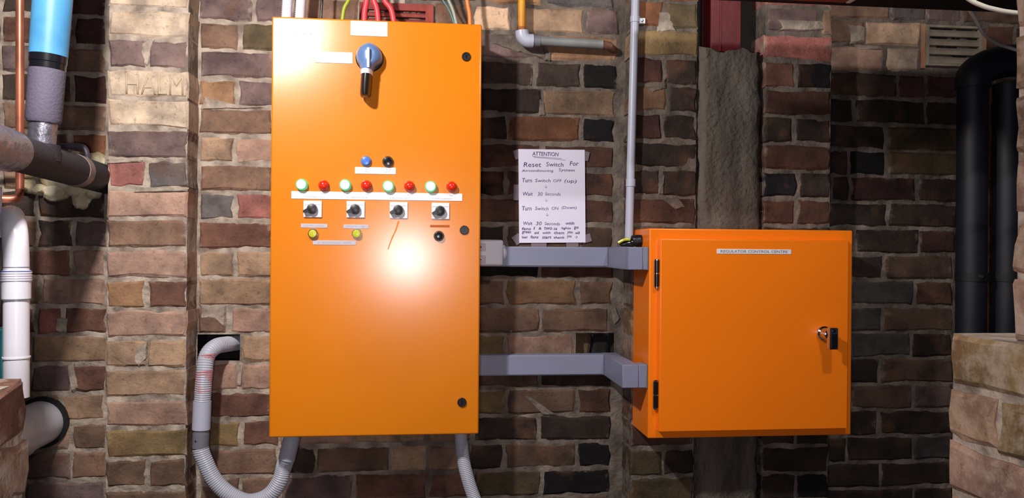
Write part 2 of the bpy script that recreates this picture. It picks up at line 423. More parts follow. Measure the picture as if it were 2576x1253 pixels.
# left zone (behind the pipes)
specA = {0: [(40, 150, 'dark'), (150, 268, 'maroon')], 1: [(0, 88, 'dark'), (88, 268, 'maroon')], 2: [(0, 185, 'rbrown'), (185, 268, 'maroon')], 3: [(0, 88, 'purple'), (88, 268, 'brown')],
  4: [(0, 88, 'dark'), (88, 181, 'dark'), (181, 268, 'maroon')], 5: [(0, 90, 'brown'), (90, 268, 'brown')], 6: [(0, 90, 'brown'), (90, 178, 'rbrown'), (178, 268, 'rorange')],
  7: [(0, 92, 'tan'), (92, 268, 'tan')], 8: [(0, 92, 'dark'), (92, 268, 'dark')], 9: [(0, 92, 'brown'), (92, 185, 'dark'), (185, 268, 'purple')], 10: [(0, 180, 'rbrown'), (180, 268, 'pink')],
  11: [(0, 100, 'brown'), (100, 268, 'pink')], 12: [(0, 90, 'rbrown'), (90, 160, 'red'), (160, 268, 'rbrown')], 13: [(0, 75, 'brown'), (75, 268, 'tan2')],
  14: [(0, 75, 'brown'), (75, 178, 'purple'), (178, 268, 'rbrown')], 15: [(30, 150, 'brown'), (150, 268, 'tan2')], 16: [(60, 178, 'pink'), (178, 268, 'brown2')], 17: [(60, 178, 'purple'), (178, 268, 'brown')], 18: [(60, 268, 'purple')], 19: [(60, 180, 'brown'), (180, 268, 'rbrown')], 20: [(60, 268, 'brown')]}
XL = {}
for c, row in specA.items(): XL[c] = xat(row[0][0], 0, (zline(c)+zline(c-1))/2)
lay(wall_l, 0, specA)
for c in range(-2, 22):
    e = XL.get(c, XB0+.03); lay(wall_l, 0, {c: run(-2.25, e, [.115, .232] if c % 2 else [.232], MID, c % 2)})

# middle zone: left and right of the panel as photographed, running on behind it
specN = {0: [(497, 640, 'purple')], 1: [(497, 640, 'purple')], 2: [(497, 603, 'brown'), (603, 700, 'olived')], 3: [(497, 695, 'purple')], 4: [(497, 598, 'orange'), (598, 700, 'purple')], 5: [(497, 690, 'brown')],
  6: [(497, 590, 'tan'), (590, 700, 'pink')], 7: [(497, 690, 'brown')], 8: [(500, 591, 'grey'), (591, 690, 'red')], 9: [(497, 690, 'rbrown')], 10: [(494, 590, 'tan'), (590, 700, 'tan')], 11: [(497, 690, 'tan2')],
  12: [(494, 572, 'brown'), (576, 700, 'pink')], 13: [(607, 700, 'tan')], 14: [(497, 602, 'pink'), (602, 700, 'pink')], 15: [(497, 690, 'rbrown')], 16: [(497, 606, 'olive'), (606, 700, 'rbrown')],
  17: [(497, 700, 'brown')], 18: [(497, 606, 'brown2'), (606, 700, 'brown')], 19: [(497, 690, 'brown2')], 20: [(497, 606, 'dark'), (606, 700, 'brown2')]}
specM = {0: [(1200, 1369, 'orange'), (1369, 1548, 'grey')], 1: [(1190, 1288, 'peach'), (1306, 1472, 'tan'), (1472, 1558, 'purple')], 2: [(1190, 1376, 'purple'), (1376, 1558, 'orange')], 3: [(1170, 1346, 'dark'), (1346, 1464, 'dark'), (1464, 1558, 'black')],
  4: [(1190, 1364, 'dark'), (1364, 1551, 'tan')], 5: [(1180, 1278, 'dark'), (1278, 1464, 'rorange'), (1464, 1549, 'navy')], 6: [(1190, 1362, 'rbrown'), (1362, 1548, 'rbrown')], 7: [(1180, 1271, 'navy'), (1271, 1458, 'rbrown'), (1458, 1547, 'rbrown')],
  8: [(1190, 1360, 'rbrown'), (1360, 1547, 'rbrown')], 9: [(1180, 1272, 'dark'), (1272, 1456, 'brown2'), (1456, 1546, 'brown2')], 10: [(1190, 1358, 'black'), (1358, 1545, 'rbrown')], 11: [(1180, 1271, 'brown'), (1271, 1454, 'orange'), (1454, 1545, 'brown')],
  12: [(1190, 1360, 'brown'), (1360, 1535, 'brown')], 13: [(1180, 1271, 'olive'), (1271, 1447, 'pink')], 14: [(1190, 1358, 'brown2'), (1358, 1542, 'dark')], 15: [(1180, 1275, 'olive'), (1275, 1452, 'brown2'), (1452, 1540, 'rbrown')],
  16: [(1190, 1355, 'dark'), (1355, 1540, 'dark')], 17: [(1180, 1266, 'dark'), (1266, 1452, 'brown2'), (1452, 1540, 'black')], 18: [(1190, 1364, 'olived'), (1364, 1538, 'black')], 19: [(1180, 1270, 'dark'), (1270, 1450, 'dark'), (1450, 1538, 'brown2')], 20: [(1190, 1360, 'dark'), (1360, 1538, 'dark')]}
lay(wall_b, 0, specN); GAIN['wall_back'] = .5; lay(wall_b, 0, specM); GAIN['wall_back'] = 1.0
bz = (hz0+hz1)/2
brick(wall_b, facing(.05), H2X0, (H2X0+H2X1)/2, hz0, hz1, 'olived', depth=.03); brick(wall_b, facing(.05), (H2X0+H2X1)/2, H2X1, hz0, hz1, 'black', depth=.03)
for c in range(-1, 21):
    zc = (zline(c)+zline(c-1))/2
    a = xat(specN[c][-1][1], 0, zc) if c in specN else XB1+.03
    b = xat(specM[c][0][0], 0, zc) if c in specM else XC0
    if c in (0, 1):     # the terracotta vent interrupts these courses
        v0, v1 = xat(903, 0, zc), xat(1092, 0, zc)
        if c == 1: lay(wall_b, 0, {c: run(a, v0, [.115, .232], ['purple', 'purple', 'brown']) + run(v1, b, [.16], ['purple', 'brown', 'tan'])}); continue
    lay(wall_b, 0, {c: run(a, b, [.232] if c % 2 == 0 else [.115, .232], MID)})

# right zone
specD = {0: [(2080, 2240, 'brown'), (2240, 2330, 'grey'), (2330, 2420, 'purple')], 1: [(2080, 2175, 'brown2'), (2175, 2318, 'peach')], 2: [(2085, 2228, 'pink'), (2228, 2318, 'cream2')], 3: [(2080, 2260, 'dark'), (2260, 2330, 'maroon'), (2330, 2420, 'maroon')],
  4: [(2080, 2150, 'dark'), (2150, 2330, 'dark'), (2330, 2420, 'dark')], 5: [(2080, 2230, 'dark'), (2230, 2420, 'olived')], 6: [(2080, 2135, 'dark'), (2135, 2230, 'black'), (2230, 2420, 'olived')], 7: [(2090, 2140, 'dark'), (2140, 2308, 'maroon'), (2308, 2420, 'dark')],
  8: [(2080, 2236, 'dark'), (2236, 2410, 'dark')], 9: [(2080, 2150, 'dark'), (2150, 2314, 'dark'), (2314, 2410, 'maroon')], 10: [(2080, 2226, 'dark'), (2226, 2400, 'brown2')], 11: [(2080, 2140, 'dark'), (2140, 2303, 'grey'), (2303, 2400, 'rbrown')],
  12: [(2080, 2220, 'grey'), (2220, 2400, 'brown2')], 13: [(2080, 2140, 'dark'), (2140, 2293, 'grey'), (2293, 2400, 'dark')], 14: [(2080, 2214, 'dark'), (2214, 2400, 'brown2')], 15: [(2080, 2140, 'dark'), (2140, 2299, 'brown2'), (2299, 2400, 'purple')],
  16: [(2080, 2210, 'dark'), (2210, 2400, 'dark')], 17: [(2080, 2130, 'dark'), (2130, 2300, 'dark'), (2300, 2400, 'grey')], 18: [(2080, 2216, 'dark'), (2216, 2400, 'dark')], 19: [(2080, 2300, 'dark'), (2300, 2400, 'dark')], 20: [(2080, 2210, 'dark'), (2210, 2400, 'dark')]}
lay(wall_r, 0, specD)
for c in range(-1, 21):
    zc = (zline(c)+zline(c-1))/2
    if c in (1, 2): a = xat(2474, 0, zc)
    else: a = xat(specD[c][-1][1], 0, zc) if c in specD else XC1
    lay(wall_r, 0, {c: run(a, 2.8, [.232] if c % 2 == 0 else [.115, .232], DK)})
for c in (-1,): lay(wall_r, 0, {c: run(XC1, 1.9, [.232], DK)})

# left pier: full depth bricks, their right ends make the return
box('mortar_core', M_MORTAR, XB0+.006, XB1-.006, -.100, .01, 0, 2.9, parent=pier_l)
mortar_sheet('mortar', XB0+.006, XB1-.006, 0, 2.9, -.106, parent=pier_l, step=.009, amp=.0048)
SB = {-2: 's cream', -1: 'h cream2 tan', 0: 's cream', 1: 's cream', 2: 's cream', 3: 'h purple purple', 4: 's cream', 5: 's cream', 6: 's purple', 7: 'h red grey', 8: 's pink', 9: 's brown', 10: 's pink', 11: 'h orange rbrown',
      12: 's pink', 13: 'h tan tan', 14: 's tan', 15: 's pink', 16: 's olive', 17: 'h brown2 brown2', 18: 's brown2', 19: 'h brown tan', 20: 's brown'}
stamp = None
for c, s in SB.items():
    p = s.split(); z1, z0 = zline(c-1), zline(c); mid = xat(369, -.11, (z0+z1)/2)
    if p[0] == 's':
        o = brick(pier_l, facing(-.11), XB0, XB1, z0, z1, p[1], depth=.11)
        if c == 4: stamp = o
    else:
        brick(pier_l, facing(-.11), XB0, mid, z0, z1, p[1], depth=.11); brick(pier_l, facing(-.11), mid, XB1, z0, z1, p[2], depth=.11)
a = at(316, 235, -.1125); b2 = at(462, 188, -.1125)
text('lettering', mat('stamped_brick_face', (184, 163, 138), .9, bump=.3), 'HALM', (a.x, -.1125, a.z), b2.z-a.z, stamp, width=b2.x-a.x, extrude=.0012, thin=-.01)

# right pier: two brick stacks with the chase between them
box('mortar_core', M_MORTARDARK, XC0+.006, XG0-.006, -.100, .01, 0, 2.9, parent=pier_r)
mortar_sheet('mortar', XC0+.006, XG0-.006, 0, 2.9, -.106, parent=pier_r, step=.009, amp=.0048, mate=M_MORTARDARK)
box('mortar_core', M_MORTARDARK, XG1+.006, XC1-.006, -.100, .01, 0, 2.9, parent=pier_r)
mortar_sheet('mortar', XG1+.006, XC1-.006, 0, 2.9, -.106, parent=pier_r, step=.009, amp=.0048, mate=M_MORTARDARK)
box('chase_back', M_CAVITY, XG0-.01, XG1+.01, -.004, .012, 0, 2.9, parent=pier_r)
G0, G1 = XG0, XG1
specCL = {-1: ['rbrown', 'dark'], 0: ['rorange'], 1: [1672, 'rorange', 'olived'], 2: ['olive'], 3: [1672, 'maroon', 'dark'], 4: [1682, 'orange', 'dark'], 5: [1667, 'maroon', 'dark'], 6: ['dark'], 7: [1664, 'dark', 'dark'], 8: ['rbrown'],
  9: [1668, 'brown2', 'dark'], 10: ['brown'], 11: [1668, 'rbrown', 'dark'], 12: ['orange'], 13: [1668, 'pink', 'dark'], 14: ['brown'], 15: [1668, 'rbrown', 'dark'], 16: ['rbrown'], 17: [1668, 'olived', 'dark'], 18: ['olived'], 19: [1668, 'brown2', 'dark'], 20: ['dark']}
specCR = {-1: [2010, 'dark', 'dark'], 0: ['redpaint'], 1: [2065, 'purple', 'tan'], 2: ['redpaint'], 3: [2004, 'rbrown', 'black'], 4: ['rbrown'], 5: [1998, 'dark', 'dark'], 6: ['rbrown'], 7: [2009, 'navy', 'dark'], 8: [2003, 'rbrown', 'rbrown'],
  9: ['dark'], 10: [2003, 'dark', 'dark'], 11: ['dark'], 12: [2003, 'dark', 'dark'], 13: ['dark'], 14: [2003, 'dark', 'dark'], 15: ['dark'], 16: [2003, 'dark', 'dark'], 17: ['dark'], 18: [2003, 'dark', 'black'], 19: ['dark'], 20: [2003, 'dark', 'dark']}
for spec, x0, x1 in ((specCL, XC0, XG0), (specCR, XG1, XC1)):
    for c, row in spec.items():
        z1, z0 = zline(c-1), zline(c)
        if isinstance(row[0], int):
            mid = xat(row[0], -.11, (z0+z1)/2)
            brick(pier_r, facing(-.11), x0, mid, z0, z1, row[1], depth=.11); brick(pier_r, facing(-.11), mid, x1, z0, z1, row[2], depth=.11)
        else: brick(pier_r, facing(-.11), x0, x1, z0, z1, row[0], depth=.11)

# mortar smeared over the faces of some bricks
def smear(parent, Y, poly, m, t=.004):
    P = [at(x, y, Y) for x, y in poly]; c = sum(P, Vector())/len(P); ring = []
    for a, b in zip(P, P[1:]+P[:1]):
        for k in range(5):
            q = a.lerp(b, k/5); d = (q-c); ring.append(c+d*(1+.22*noise.noise(q*70)+.1*noise.noise(q*200)))
    bm = bmesh.new(); n = len(ring)
    o_ = [bm.verts.new((p.x, Y+.005, p.z)) for p in ring]
    i_ = [bm.verts.new((c.x+(p.x-c.x)*.82, Y-t*(.7+.5*noise.noise(p*90)), c.z+(p.z-c.z)*.82)) for p in ring]
    j_ = [bm.verts.new((c.x+(p.x-c.x)*.4, Y-t*(1+.5*noise.noise(p*50)), c.z+(p.z-c.z)*.4)) for p in ring]
    for k in range(n):
        h = (k+1) % n; bm.faces.new((o_[k], o_[h], i_[h], i_[k])); bm.faces.new((i_[k], i_[h], j_[h], j_[k]))
    bm.faces.new(j_)
    return from_bm('mortar_smear', bm, m, parent, True)
for poly in (((358, 100), (388, 100), (380, 130), (374, 166), (362, 166), (356, 130)), ((346, 868), (372, 858), (370, 905), (348, 922), (336, 912)), ((268, 400), (360, 396), (360, 408), (268, 412)), ((330, 470), (470, 472), (470, 480), (330, 484))):
    smear(pier_l, -.1105, poly, M_MORTAR)
for poly in (((1656, 30), (1682, 30), (1702, 80), (1654, 80)),): smear(pier_r, -.1105, poly, M_MORTAR)
for poly in (((1660, 220), (1676, 196), (1680, 222), (1640, 232), (1618, 224)), ((1664, 500), (1708, 498), (1726, 522), (1700, 528)), ((1658, 440), (1672, 440), (1668, 490), (1656, 490)), ((1950, 48), (2066, 52), (2090, 76), (1960, 76))):
    smear(pier_r, -.1105, poly, M_MORTAR if poly[0][0] > 1900 else M_MORTARDARK)
for poly in (((1222, 84), (1300, 86), (1372, 132), (1366, 148), (1300, 132), (1230, 108)), ((1372, 132), (1388, 130), (1384, 154), (1370, 152)), ((1356, 248), (1370, 256), (1372, 292), (1354, 292)), ((1310, 990), (1330, 994), (1400, 1044), (1370, 1048)), ((1284, 20), (1306, 16), (1304, 82), (1288, 82)), ((1534, 780), (1548, 772), (1560, 800), (1546, 820))):
    smear(wall_b, -.0005, poly, M_MORTARDARK)
for poly in (((500, 764), (570, 768), (568, 826), (540, 800), (505, 800)), ((600, 912), (612, 915), (606, 975), (596, 975)), ((498, 240), (590, 262), (680, 272), (500, 276))): smear(wall_b, -.0005, poly, M_MORTAR, .003)
for poly in (((2130, 60), (2180, 64), (2176, 104), (2140, 110)), ((2155, 112), (2216, 114), (2222, 124), (2150, 126))): smear(wall_r, -.0005, poly, M_MORTAR)
for poly in (((142, 800), (172, 800), (168, 838), (138, 832)), ((168, 915), (186, 915), (200, 980), (180, 985))): smear(wall_l, -.0005, poly, M_MORTAR)
# concrete infill with rough faces and torn edges
def rough_block(name, m, x0, x1, y0, z0, z1, parent=None, amp=.0048, top=.03, yb=-.006):
    bm = bmesh.new(); nx, nz = 22, int((z1-z0)/.011); G = []
    for k in range(nz+1):
        z = z0+(z1-z0)*k/nz; row = []
        l = x0+.010*noise.noise((3, z*14, 1))+.006*noise.noise((3, z*50, 1)); r = x1+.008*noise.noise((8, z*14, 5))+.004*noise.noise((9, z*50, 1))
        for i in range(nx+1):
            x = l+(r-l)*i/nx; e = min(i, nx-i)/nx
            d = amp*(noise.noise((x*18, z*9, 2))+.7*noise.noise((x*50, z*26, 7))+.4*noise.noise((x*110, z*90, 4)))
            zz = z + (top*noise.noise((x*25, 4.2, 0)) if k == nz else 0)
            row.append(bm.verts.new((x, y0-d+(.018 if e == 0 else (.006 if e < .06 else 0)), zz)))
        G.append(row)
    for a, b in zip(G, G[1:]):
        for i in range(nx): bm.faces.new((a[i], a[i+1], b[i+1], b[i]))
    bl = [bm.verts.new((x0, yb, z)) for z in (z0, z1)]; br = [bm.verts.new((x1, yb, z)) for z in (z0, z1)]
    bm.faces.new([bl[0]]+[r[0] for r in G]+[bl[1]]); bm.faces.new([r[-1] for r in G][::-1]+[br[0], br[1]][::1] if False else [br[0]]+[r[-1] for r in G]+[br[1]])
    bm.faces.new(G[-1]+[br[1], bl[1]]); bm.faces.new((bl[0], bl[1], br[1], br[0]))
    return from_bm(name, bm, m, parent, smooth=True)
tag(rough_block('concrete_column', M_CONCRETE, XG0+.004, XG1-.006, -.116, 0, at(1840, 128, -.11).z+.004), 'rough grey concrete column cast into the brick pier behind the orange box', 'column', kind='structure')
st = thing('steel_column', 'red painted steel column standing on the concrete', 'column', (at(1825, 60, -.09).x, -.06, at(1825, 130, -.09).z))
sx0, sx1 = xat(1788, -.10, 2.2), xat(1864, -.10, 2.2); stz = at(1825, 130, -.1).z
box('flange', M_STEELRED, sx0, sx1, -.100, -.090, stz, 2.9, .002, st); box('web', M_STEELRED, (sx0+sx1)/2-.004, (sx0+sx1)/2+.004, -.09, -.02, stz, 2.9, 0, st)
box('flange', M_STEELRED, sx0, sx1, -.02, -.008, stz, 2.9, .002, st)
xw = xat(1812, -.1, 2.2); box('weld_strip', M_STEELRED, xw-.003, xw+.003, -.104, -.099, stz, 2.9, .001, st)

# near side walls that frame the view
wr_X = at(2380, 960, -1.37).x
wall_rt = thing('wall_right', 'near brick side wall at the right edge with a low ledge', 'wall', (wr_X+.1, -1.6, 0), kind='structure')
wl_X = at(76, 1040, -1.33).x
wall_lt = thing('wall_left', 'near low wall of rough orange brown brick at the bottom left corner', 'wall', (wl_X-.1, -1.5, 0), kind='structure')
def facing_mx(X): return lambda u, o, z: (X-o, u, z)
def facing_px(X): return lambda u, o, z: (X+o, u, z)
zr = [at(2380, y, -1.37).z for y in (828, 950, 1101, 1233)]; pz = .0885
yfar = -1.37
top_r = zr[0]
yu = atX(2541, 400, wr_X).y                     # the upper part stops nearer to the camera
box('mortar', M_MORTAR, wr_X+.007, wr_X+.3, yfar-.008, -2.35, 0, top_r-.006, parent=wall_rt)
box('mortar', M_MORTAR, wr_X+.007, wr_X+.3, yu-.008, -2.35, top_r-.006, 2.9, parent=wall_rt)
WR = ['tan', 'pink', 'tan2', 'olive', 'brown']
zc = top_r; k = 0
LOWW = [[(yfar, -1.60, 'olive'), (-1.60, -1.83, 'tan')], [(yfar, -1.487, 'tan'), (-1.487, -1.72, 'olive')], [(yfar, -1.60, 'pink'), (-1.60, -1.83, 'tan2')], [(yfar, -1.487, 'tan'), (-1.487, -1.72, 'tan2')]]
for k in range(7):
    row = LOWW[k % 4]
    for (a, b, col) in row: brick(wall_rt, facing_mx(wr_X), b, a, top_r-pz*(k+1), top_r-pz*k, col, depth=.12, joint=.013, rough=1.3)
    e = row[-1][1]
    for q in range(2): brick(wall_rt, facing_mx(wr_X), e-.23*(q+1), e-.23*q, top_r-pz*(k+1), top_r-pz*k, random.choice(WR), depth=.12, joint=.013, rough=1.3)
for k in range(13):
    a = yu; L0 = .115 if k % 2 else .23
    while a > -2.3:
        brick(wall_rt, facing_mx(wr_X), a-L0, a, top_r+pz*k, top_r+pz*(k+1), ('pink', 'tan', 'pink', 'brown', 'tan2')[k % 5] if a == yu else random.choice(WR), depth=.12, joint=.013, rough=1.6); a -= L0; L0 = .23
ztl = at(76, 948, -1.33).z; yl = -1.33
box('mortar', M_MORTAR, wl_X-.3, wl_X-.007, yl-.008, -2.35, 0, ztl-.006, parent=wall_lt)
for k in range(7):
    a = yl; L0 = .115 if k % 2 else .23
    while a > -2.3:
        brick(wall_lt, facing_px(wl_X), a-L0, a, ztl-pz*(k+1), ztl-pz*k, ('rbrown', 'brown', 'brown2', 'brown', 'olived')[k % 5], depth=.12, joint=.012, rough=2.2); a -= L0; L0 = .23

# floor, ceiling, overhead beam
tag(box('floor', M_FLOOR, -3, 3.2, -4.5, .3, -.05, 0), 'bare concrete floor', 'floor', kind='structure')
tag(box('ceiling', M_CEIL, -3, 3.2, -4.5, .3, 2.9, 2.95), 'dark boarded ceiling', 'ceiling', kind='structure')
bz0 = at(2200, 18, -.60).z
beam = thing('ceiling_beam', 'black overhead beam along the top right edge', 'beam', (1.4, -.72, bz0))
box('web', M_BEAM, .50, 2.9, -.72, -.70, bz0, bz0+.20, .002, beam); box('bottom_flange', M_BEAM, .50, 2.9, -.72, -.60, bz0, bz0+.012, .002, beam); box('top_flange', M_BEAM, .50, 2.9, -.72, -.60, bz0+.188, bz0+.20, .002, beam)
pa, pb = at(1920, 0, -.76), at(2138, 13, -.722)
plank = thing('timber_plank', 'red washed timber plank on the underside of the black beam', 'plank', (pa.x, -.75, pa.z))
box('board', M_TIMBER, pa.x, pb.x-.012, -.77, -.722, pb.z+.004, pb.z+.10, .004, plank); box('sawn_end', M_CREAMC, pb.x-.012, pb.x, -.77, -.722, pb.z+.003, pb.z+.10, .003, plank)

# ------------------------------------------------------------------ tall orange control panel
YP = -.217
PX0, PX1, PZ0, PZ1 = -.4213, .1787, .9523, 2.154
panel = thing('control_cabinet', 'tall orange electrical control panel with rotary main switch and signal lamps', 'control panel', ((PX0+PX1)/2, -.1, PZ0))
box('cabinet_body', M_PANEL, PX0+.004, PX1-.004, -.196, -.003, PZ0+.004, PZ1-.004, .004, panel)
box('door', M_PANEL, PX0, PX1, YP, -.199, PZ0, PZ1, .005, panel, seg=3)
def pp(px, py): return at(px, py, YP)
NY = (0, -1, 0)
def plate(name, m, x0, y0, x1, y1, t=.002, parent=panel, Y=YP, bev=.0006):
    cy_ = (y0+y1)/2; a = at(x0, cy_, Y); b = at(x1, cy_, Y); h = (at((x0+x1)/2, y0, Y).z-at((x0+x1)/2, y1, Y).z)/2; z = at((x0+x1)/2, cy_, Y).z
    return box(name, m, a.x, b.x, Y-t, Y+.0005, z-h, z+h, bev, parent), (a.x, b.x, z-h, z+h)
plate('name_plate', M_WHITE, 697, 48, 784, 85); plate('name_plate', M_WHITE, 882, 54, 975, 91); plate('name_plate', M_WHITE, 793, 131, 887, 159)
def marks(o, ext, rows, Y, t, m=M_FAINT, wid=.0006):
    P = []
    for fx0, fx1, fz, fh in rows:
        x0, x1, z0, z1 = ext; P += ticks(x0+(x1-x0)*fx0, x0+(x1-x0)*fx1, z0+(z1-z0)*fz, (z1-z0)*fh)
    l_ = strokes('lettering', m, P, Y-t-.0004, wid, o); l_['kind'] = 'stuff'; return l_
lp, e = plate('name_plate', M_WHITE, 893, 421, 996, 438); marks(lp, e, [(.25, .36, .62, .2), (.25, .35, .2, .2), (.76, .88, .62, .2), (.76, .86, .2, .2)], YP, .002)
lp, e = plate('name_plate', M_WHITE, 733, 484, 1163, 503)
rows = []
for k in range(4): rows += [(.055+.25*k, .085+.25*k, .64, .18), (.175+.25*k, .205+.25*k, .64, .18), (.07+.25*k, .19+.25*k, .2, .16)]
marks(lp, e, rows, YP, .002, wid=.0005)
for x0, y0, x1, y1 in ((757, 563, 824, 573), (864, 565, 927, 575), (787, 605, 896, 616)):
    lp, e = plate('name_plate', M_GREYLABEL, x0, y0, x1, y1, .0015); marks(lp, e, [(.12, .88, .3, .4)], YP, .0015, wid=.0005)
plate('adhesive_residue', M_SMUDGE, 1082, 566, 1131, 572, .0006)
for x, y in ((1173, 143), (1168, 579), (1162, 1012)):
    lk = lathe('door_lock', M_BLACK, [(.0135, 0), (.0135, .003), (.0115, .006), (.010, .006), (.0095, .0035), (0, .0035)], pp(x, y), NY, panel)
    c = pp(x, y); box('key_slot', M_BLACKGLOSS, c.x-.0016, c.x+.0016, YP-.005, YP-.0034, c.z-.005, c.z+.005, 0, lk)
def button(x, y, m, r=.0125, name='push_button', dome=.003, rim=M_CHROME):
    c = pp(x, y)
    o = lathe(name, m, [(r*.82, .004), (r*.82, .013), (r*.74, .013+dome*.7), (r*.4, .013+dome), (0, .013+dome)], c, NY, panel)
    lathe('bezel', rim, [(r*1.05, 0), (r*1.05, .006), (r*.95, .009), (r*.84, .009), (r*.84, .005)], c, NY, o)
    return o
button(921, 406, M_BTN_BLUE, .0145, rim=M_BLUEGREY); button(976, 407, M_BLACKGLOSS, .0150, rim=M_BLACK)
button(788, 588, M_BTN_YEL, .0140); button(898, 588, M_BTN_YEL, .0140); button(1104, 594, M_BLACKGLOSS, .0145, rim=M_BLACK)
for x, y in ((760, 465), (869, 466), (977, 469), (1083, 470)):
    c = pp(x, y)
    o = lathe('indicator_lamp', M_GREENRIM, [(.0165, 0), (.0165, .010), (.0158, .016), (.0135, .0195), (.0132, .0195)], c, NY, panel)
    lathe('lens', M_GREENLIT, [(.0136, .0185), (.0125, .0215), (.008, .0238), (0, .0245)], c, NY, o)
    o['label'] = 'lit green lamp'
for x, y in ((815, 467), (922, 467), (1030, 469), (1136, 470)):
    c = pp(x, y)
    o = lathe('indicator_lamp', M_BTN_RED, [(.0138, .004), (.0138, .012), (.0125, .018), (.009, .0215), (.004, .023), (0, .0233)], c, NY, panel)
    lathe('bezel', M_BTN_RED, [(.0155, 0), (.0155, .005), (.0145, .0065), (.0138, .0065)], c, NY, o)
    o['label'] = 'unlit red lamp'
for x, y in ((787, 526), (895, 527), (1003, 529), (1108, 531)):
    c = pp(x, y); s = .0258
    o = box('selector_switch', M_WHITE, c.x-s, c.x+s, YP-.006, YP+.0005, c.z-s*.92, c.z+s*.92, .0015, panel)
    box('legend_strip', M_GREYLABEL, c.x-s*.9, c.x+s*.9, YP-.0064, YP-.0058, c.z+s*.45, c.z+s*.52, 0, o)
    kn = lathe('knob', M_BLACK, [(.0150, .006), (.0150, .014), (.0125, .022), (.006, .0235), (0, .0235)], c+Vector((-.001, 0, 0)), NY, o)
    # lever of the knob, pointing down to the left
    bm = bmesh.new(); d = Vector((-.94, 0, -.34)); n = Vector((.34, 0, -.94))
    for yy0, yy1 in ((YP-.0225, YP-.008),):
        q = [d*.004+n*.008, d*.022+n*.0042, d*.026+n*.003, d*.026-n*.003, d*.022-n*.0042, d*.004-n*.008]
        A = [bm.verts.new((c.x+v.x, yy0, c.z+v.z)) for v in q]; B = [bm.verts.new((c.x+v.x, yy1, c.z+v.z)) for v in q]
        bm.faces.new(A); bm.faces.new(B[::-1])
        for i in range(6): bm.faces.new((A[i], B[i], B[(i+1) % 6], A[(i+1) % 6]))
    from_bm('lever', bm, M_BLACK, o)
bm = bmesh.new(); sp_ = spline([pp(1003, 556), pp(996, 578), pp(985, 602), pp(976, 628)], .006); A = []
for i, p in enumerate(sp_):
    w_ = .0026*(1-.5*i/len(sp_))*(1+.4*noise.noise((i*.7, 0, 3))); A.append((bm.verts.new((p.x-w_, YP-.0003, p.z)), bm.verts.new((p.x+w_, YP-.0003, p.z))))
for a, b in zip(A, A[1:]): bm.faces.new((a[0], a[1], b[1], b[0]))
from_bm('scuff_mark', bm, mat('dull_scuff', (224, 124, 20), .5, spec=.4), panel)
# rotary main switch: domed blue grey head, tapering neck, white band, black grip
c = pp(930, 147); g1 = pp(921, 243)
def loft(name, m, secs, parent):
    # secs: (x, z, half width, y back, y front) down the handle
    secs = [(x, z, hw, yb, YP+(yf-YP)*1.4) for (x, z, hw, yb, yf) in secs]
    bm = bmesh.new(); R = []; n = 14
    for (x, z, hw, yb, yf) in secs:
        ring = []
        for k in range(n):
            a = PI*k/(n-1); ring.append(bm.verts.new((x+hw*math.cos(a), yb-(yb-yf)*max(0.0, math.sin(a))**.7, z)))
        R.append(ring)
    for a, b in zip(R, R[1:]):
        for k in range(n-1): bm.faces.new((a[k], a[k+1], b[k+1], b[k]))
        bm.faces.new((a[n-1], a[0], b[0], b[n-1]))
    bm.faces.new(R[0]); bm.faces.new(R[-1][::-1])
    return from_bm(name, m and bm, m, parent, smooth=True)
r = .0375; secs = []
for k in range(9):
    a = PI/2 - PI*.62*k/8; hw = r*math.cos(a)
    secs.append((c.x, c.z+r*math.sin(a), max(.004, abs(hw)), YP-.006, YP-.016-.026*min(1, .25+k/6)))
zb = pp(924, 184).z; xb = pp(924, 184).x
secs += [(xb+.002, (secs[-1][1]+zb)/2, .022, YP-.010, YP-.046), (xb, zb, .0168, YP-.016, YP-.050)]
head = loft('main_switch', M_BLUEGREY, secs, panel); head['label'] = 'blue grey rotary switch head with black grip'
lathe('escutcheon', M_BLACK, [(.040, 0), (.040, .004), (.036, .007), (0, .007)], c, NY, head, 32)
ze = pp(924, 196).z; xe = pp(924, 196).x
loft('white_band', M_WHITE, [(xb, zb, .0170, YP-.016, YP-.0505), (xe, ze, .0170, YP-.017, YP-.0515)], head)
zg = pp(921, 250).z; xg = pp(921, 250).x
loft('grip', M_BLACK, [(xe, ze, .0162, YP-.017, YP-.051), (xg, zg+.012, .0152, YP-.019, YP-.052), (xg, zg+.003, .0135, YP-.022, YP-.050), (xg, zg, .010, YP-.026, YP-.046)], head)
za = pp(928, 134).z; box('pointer', M_WHITE, c.x-.0035, c.x+.0035, YP-.0715, YP-.056, zb+.002, za, .001, head)
# cable entries on top of the panel
def gland(x, y, r=.013, h=.012, name='cable_gland', m=M_BLACK):
    X = xat(x, -.11, PZ1); return lathe(name, m, [(r, 0), (r, h*.6), (r*.8, h), (0, h)], (X, -.11, PZ1-.003), (0, 0, 1), panel, 16)

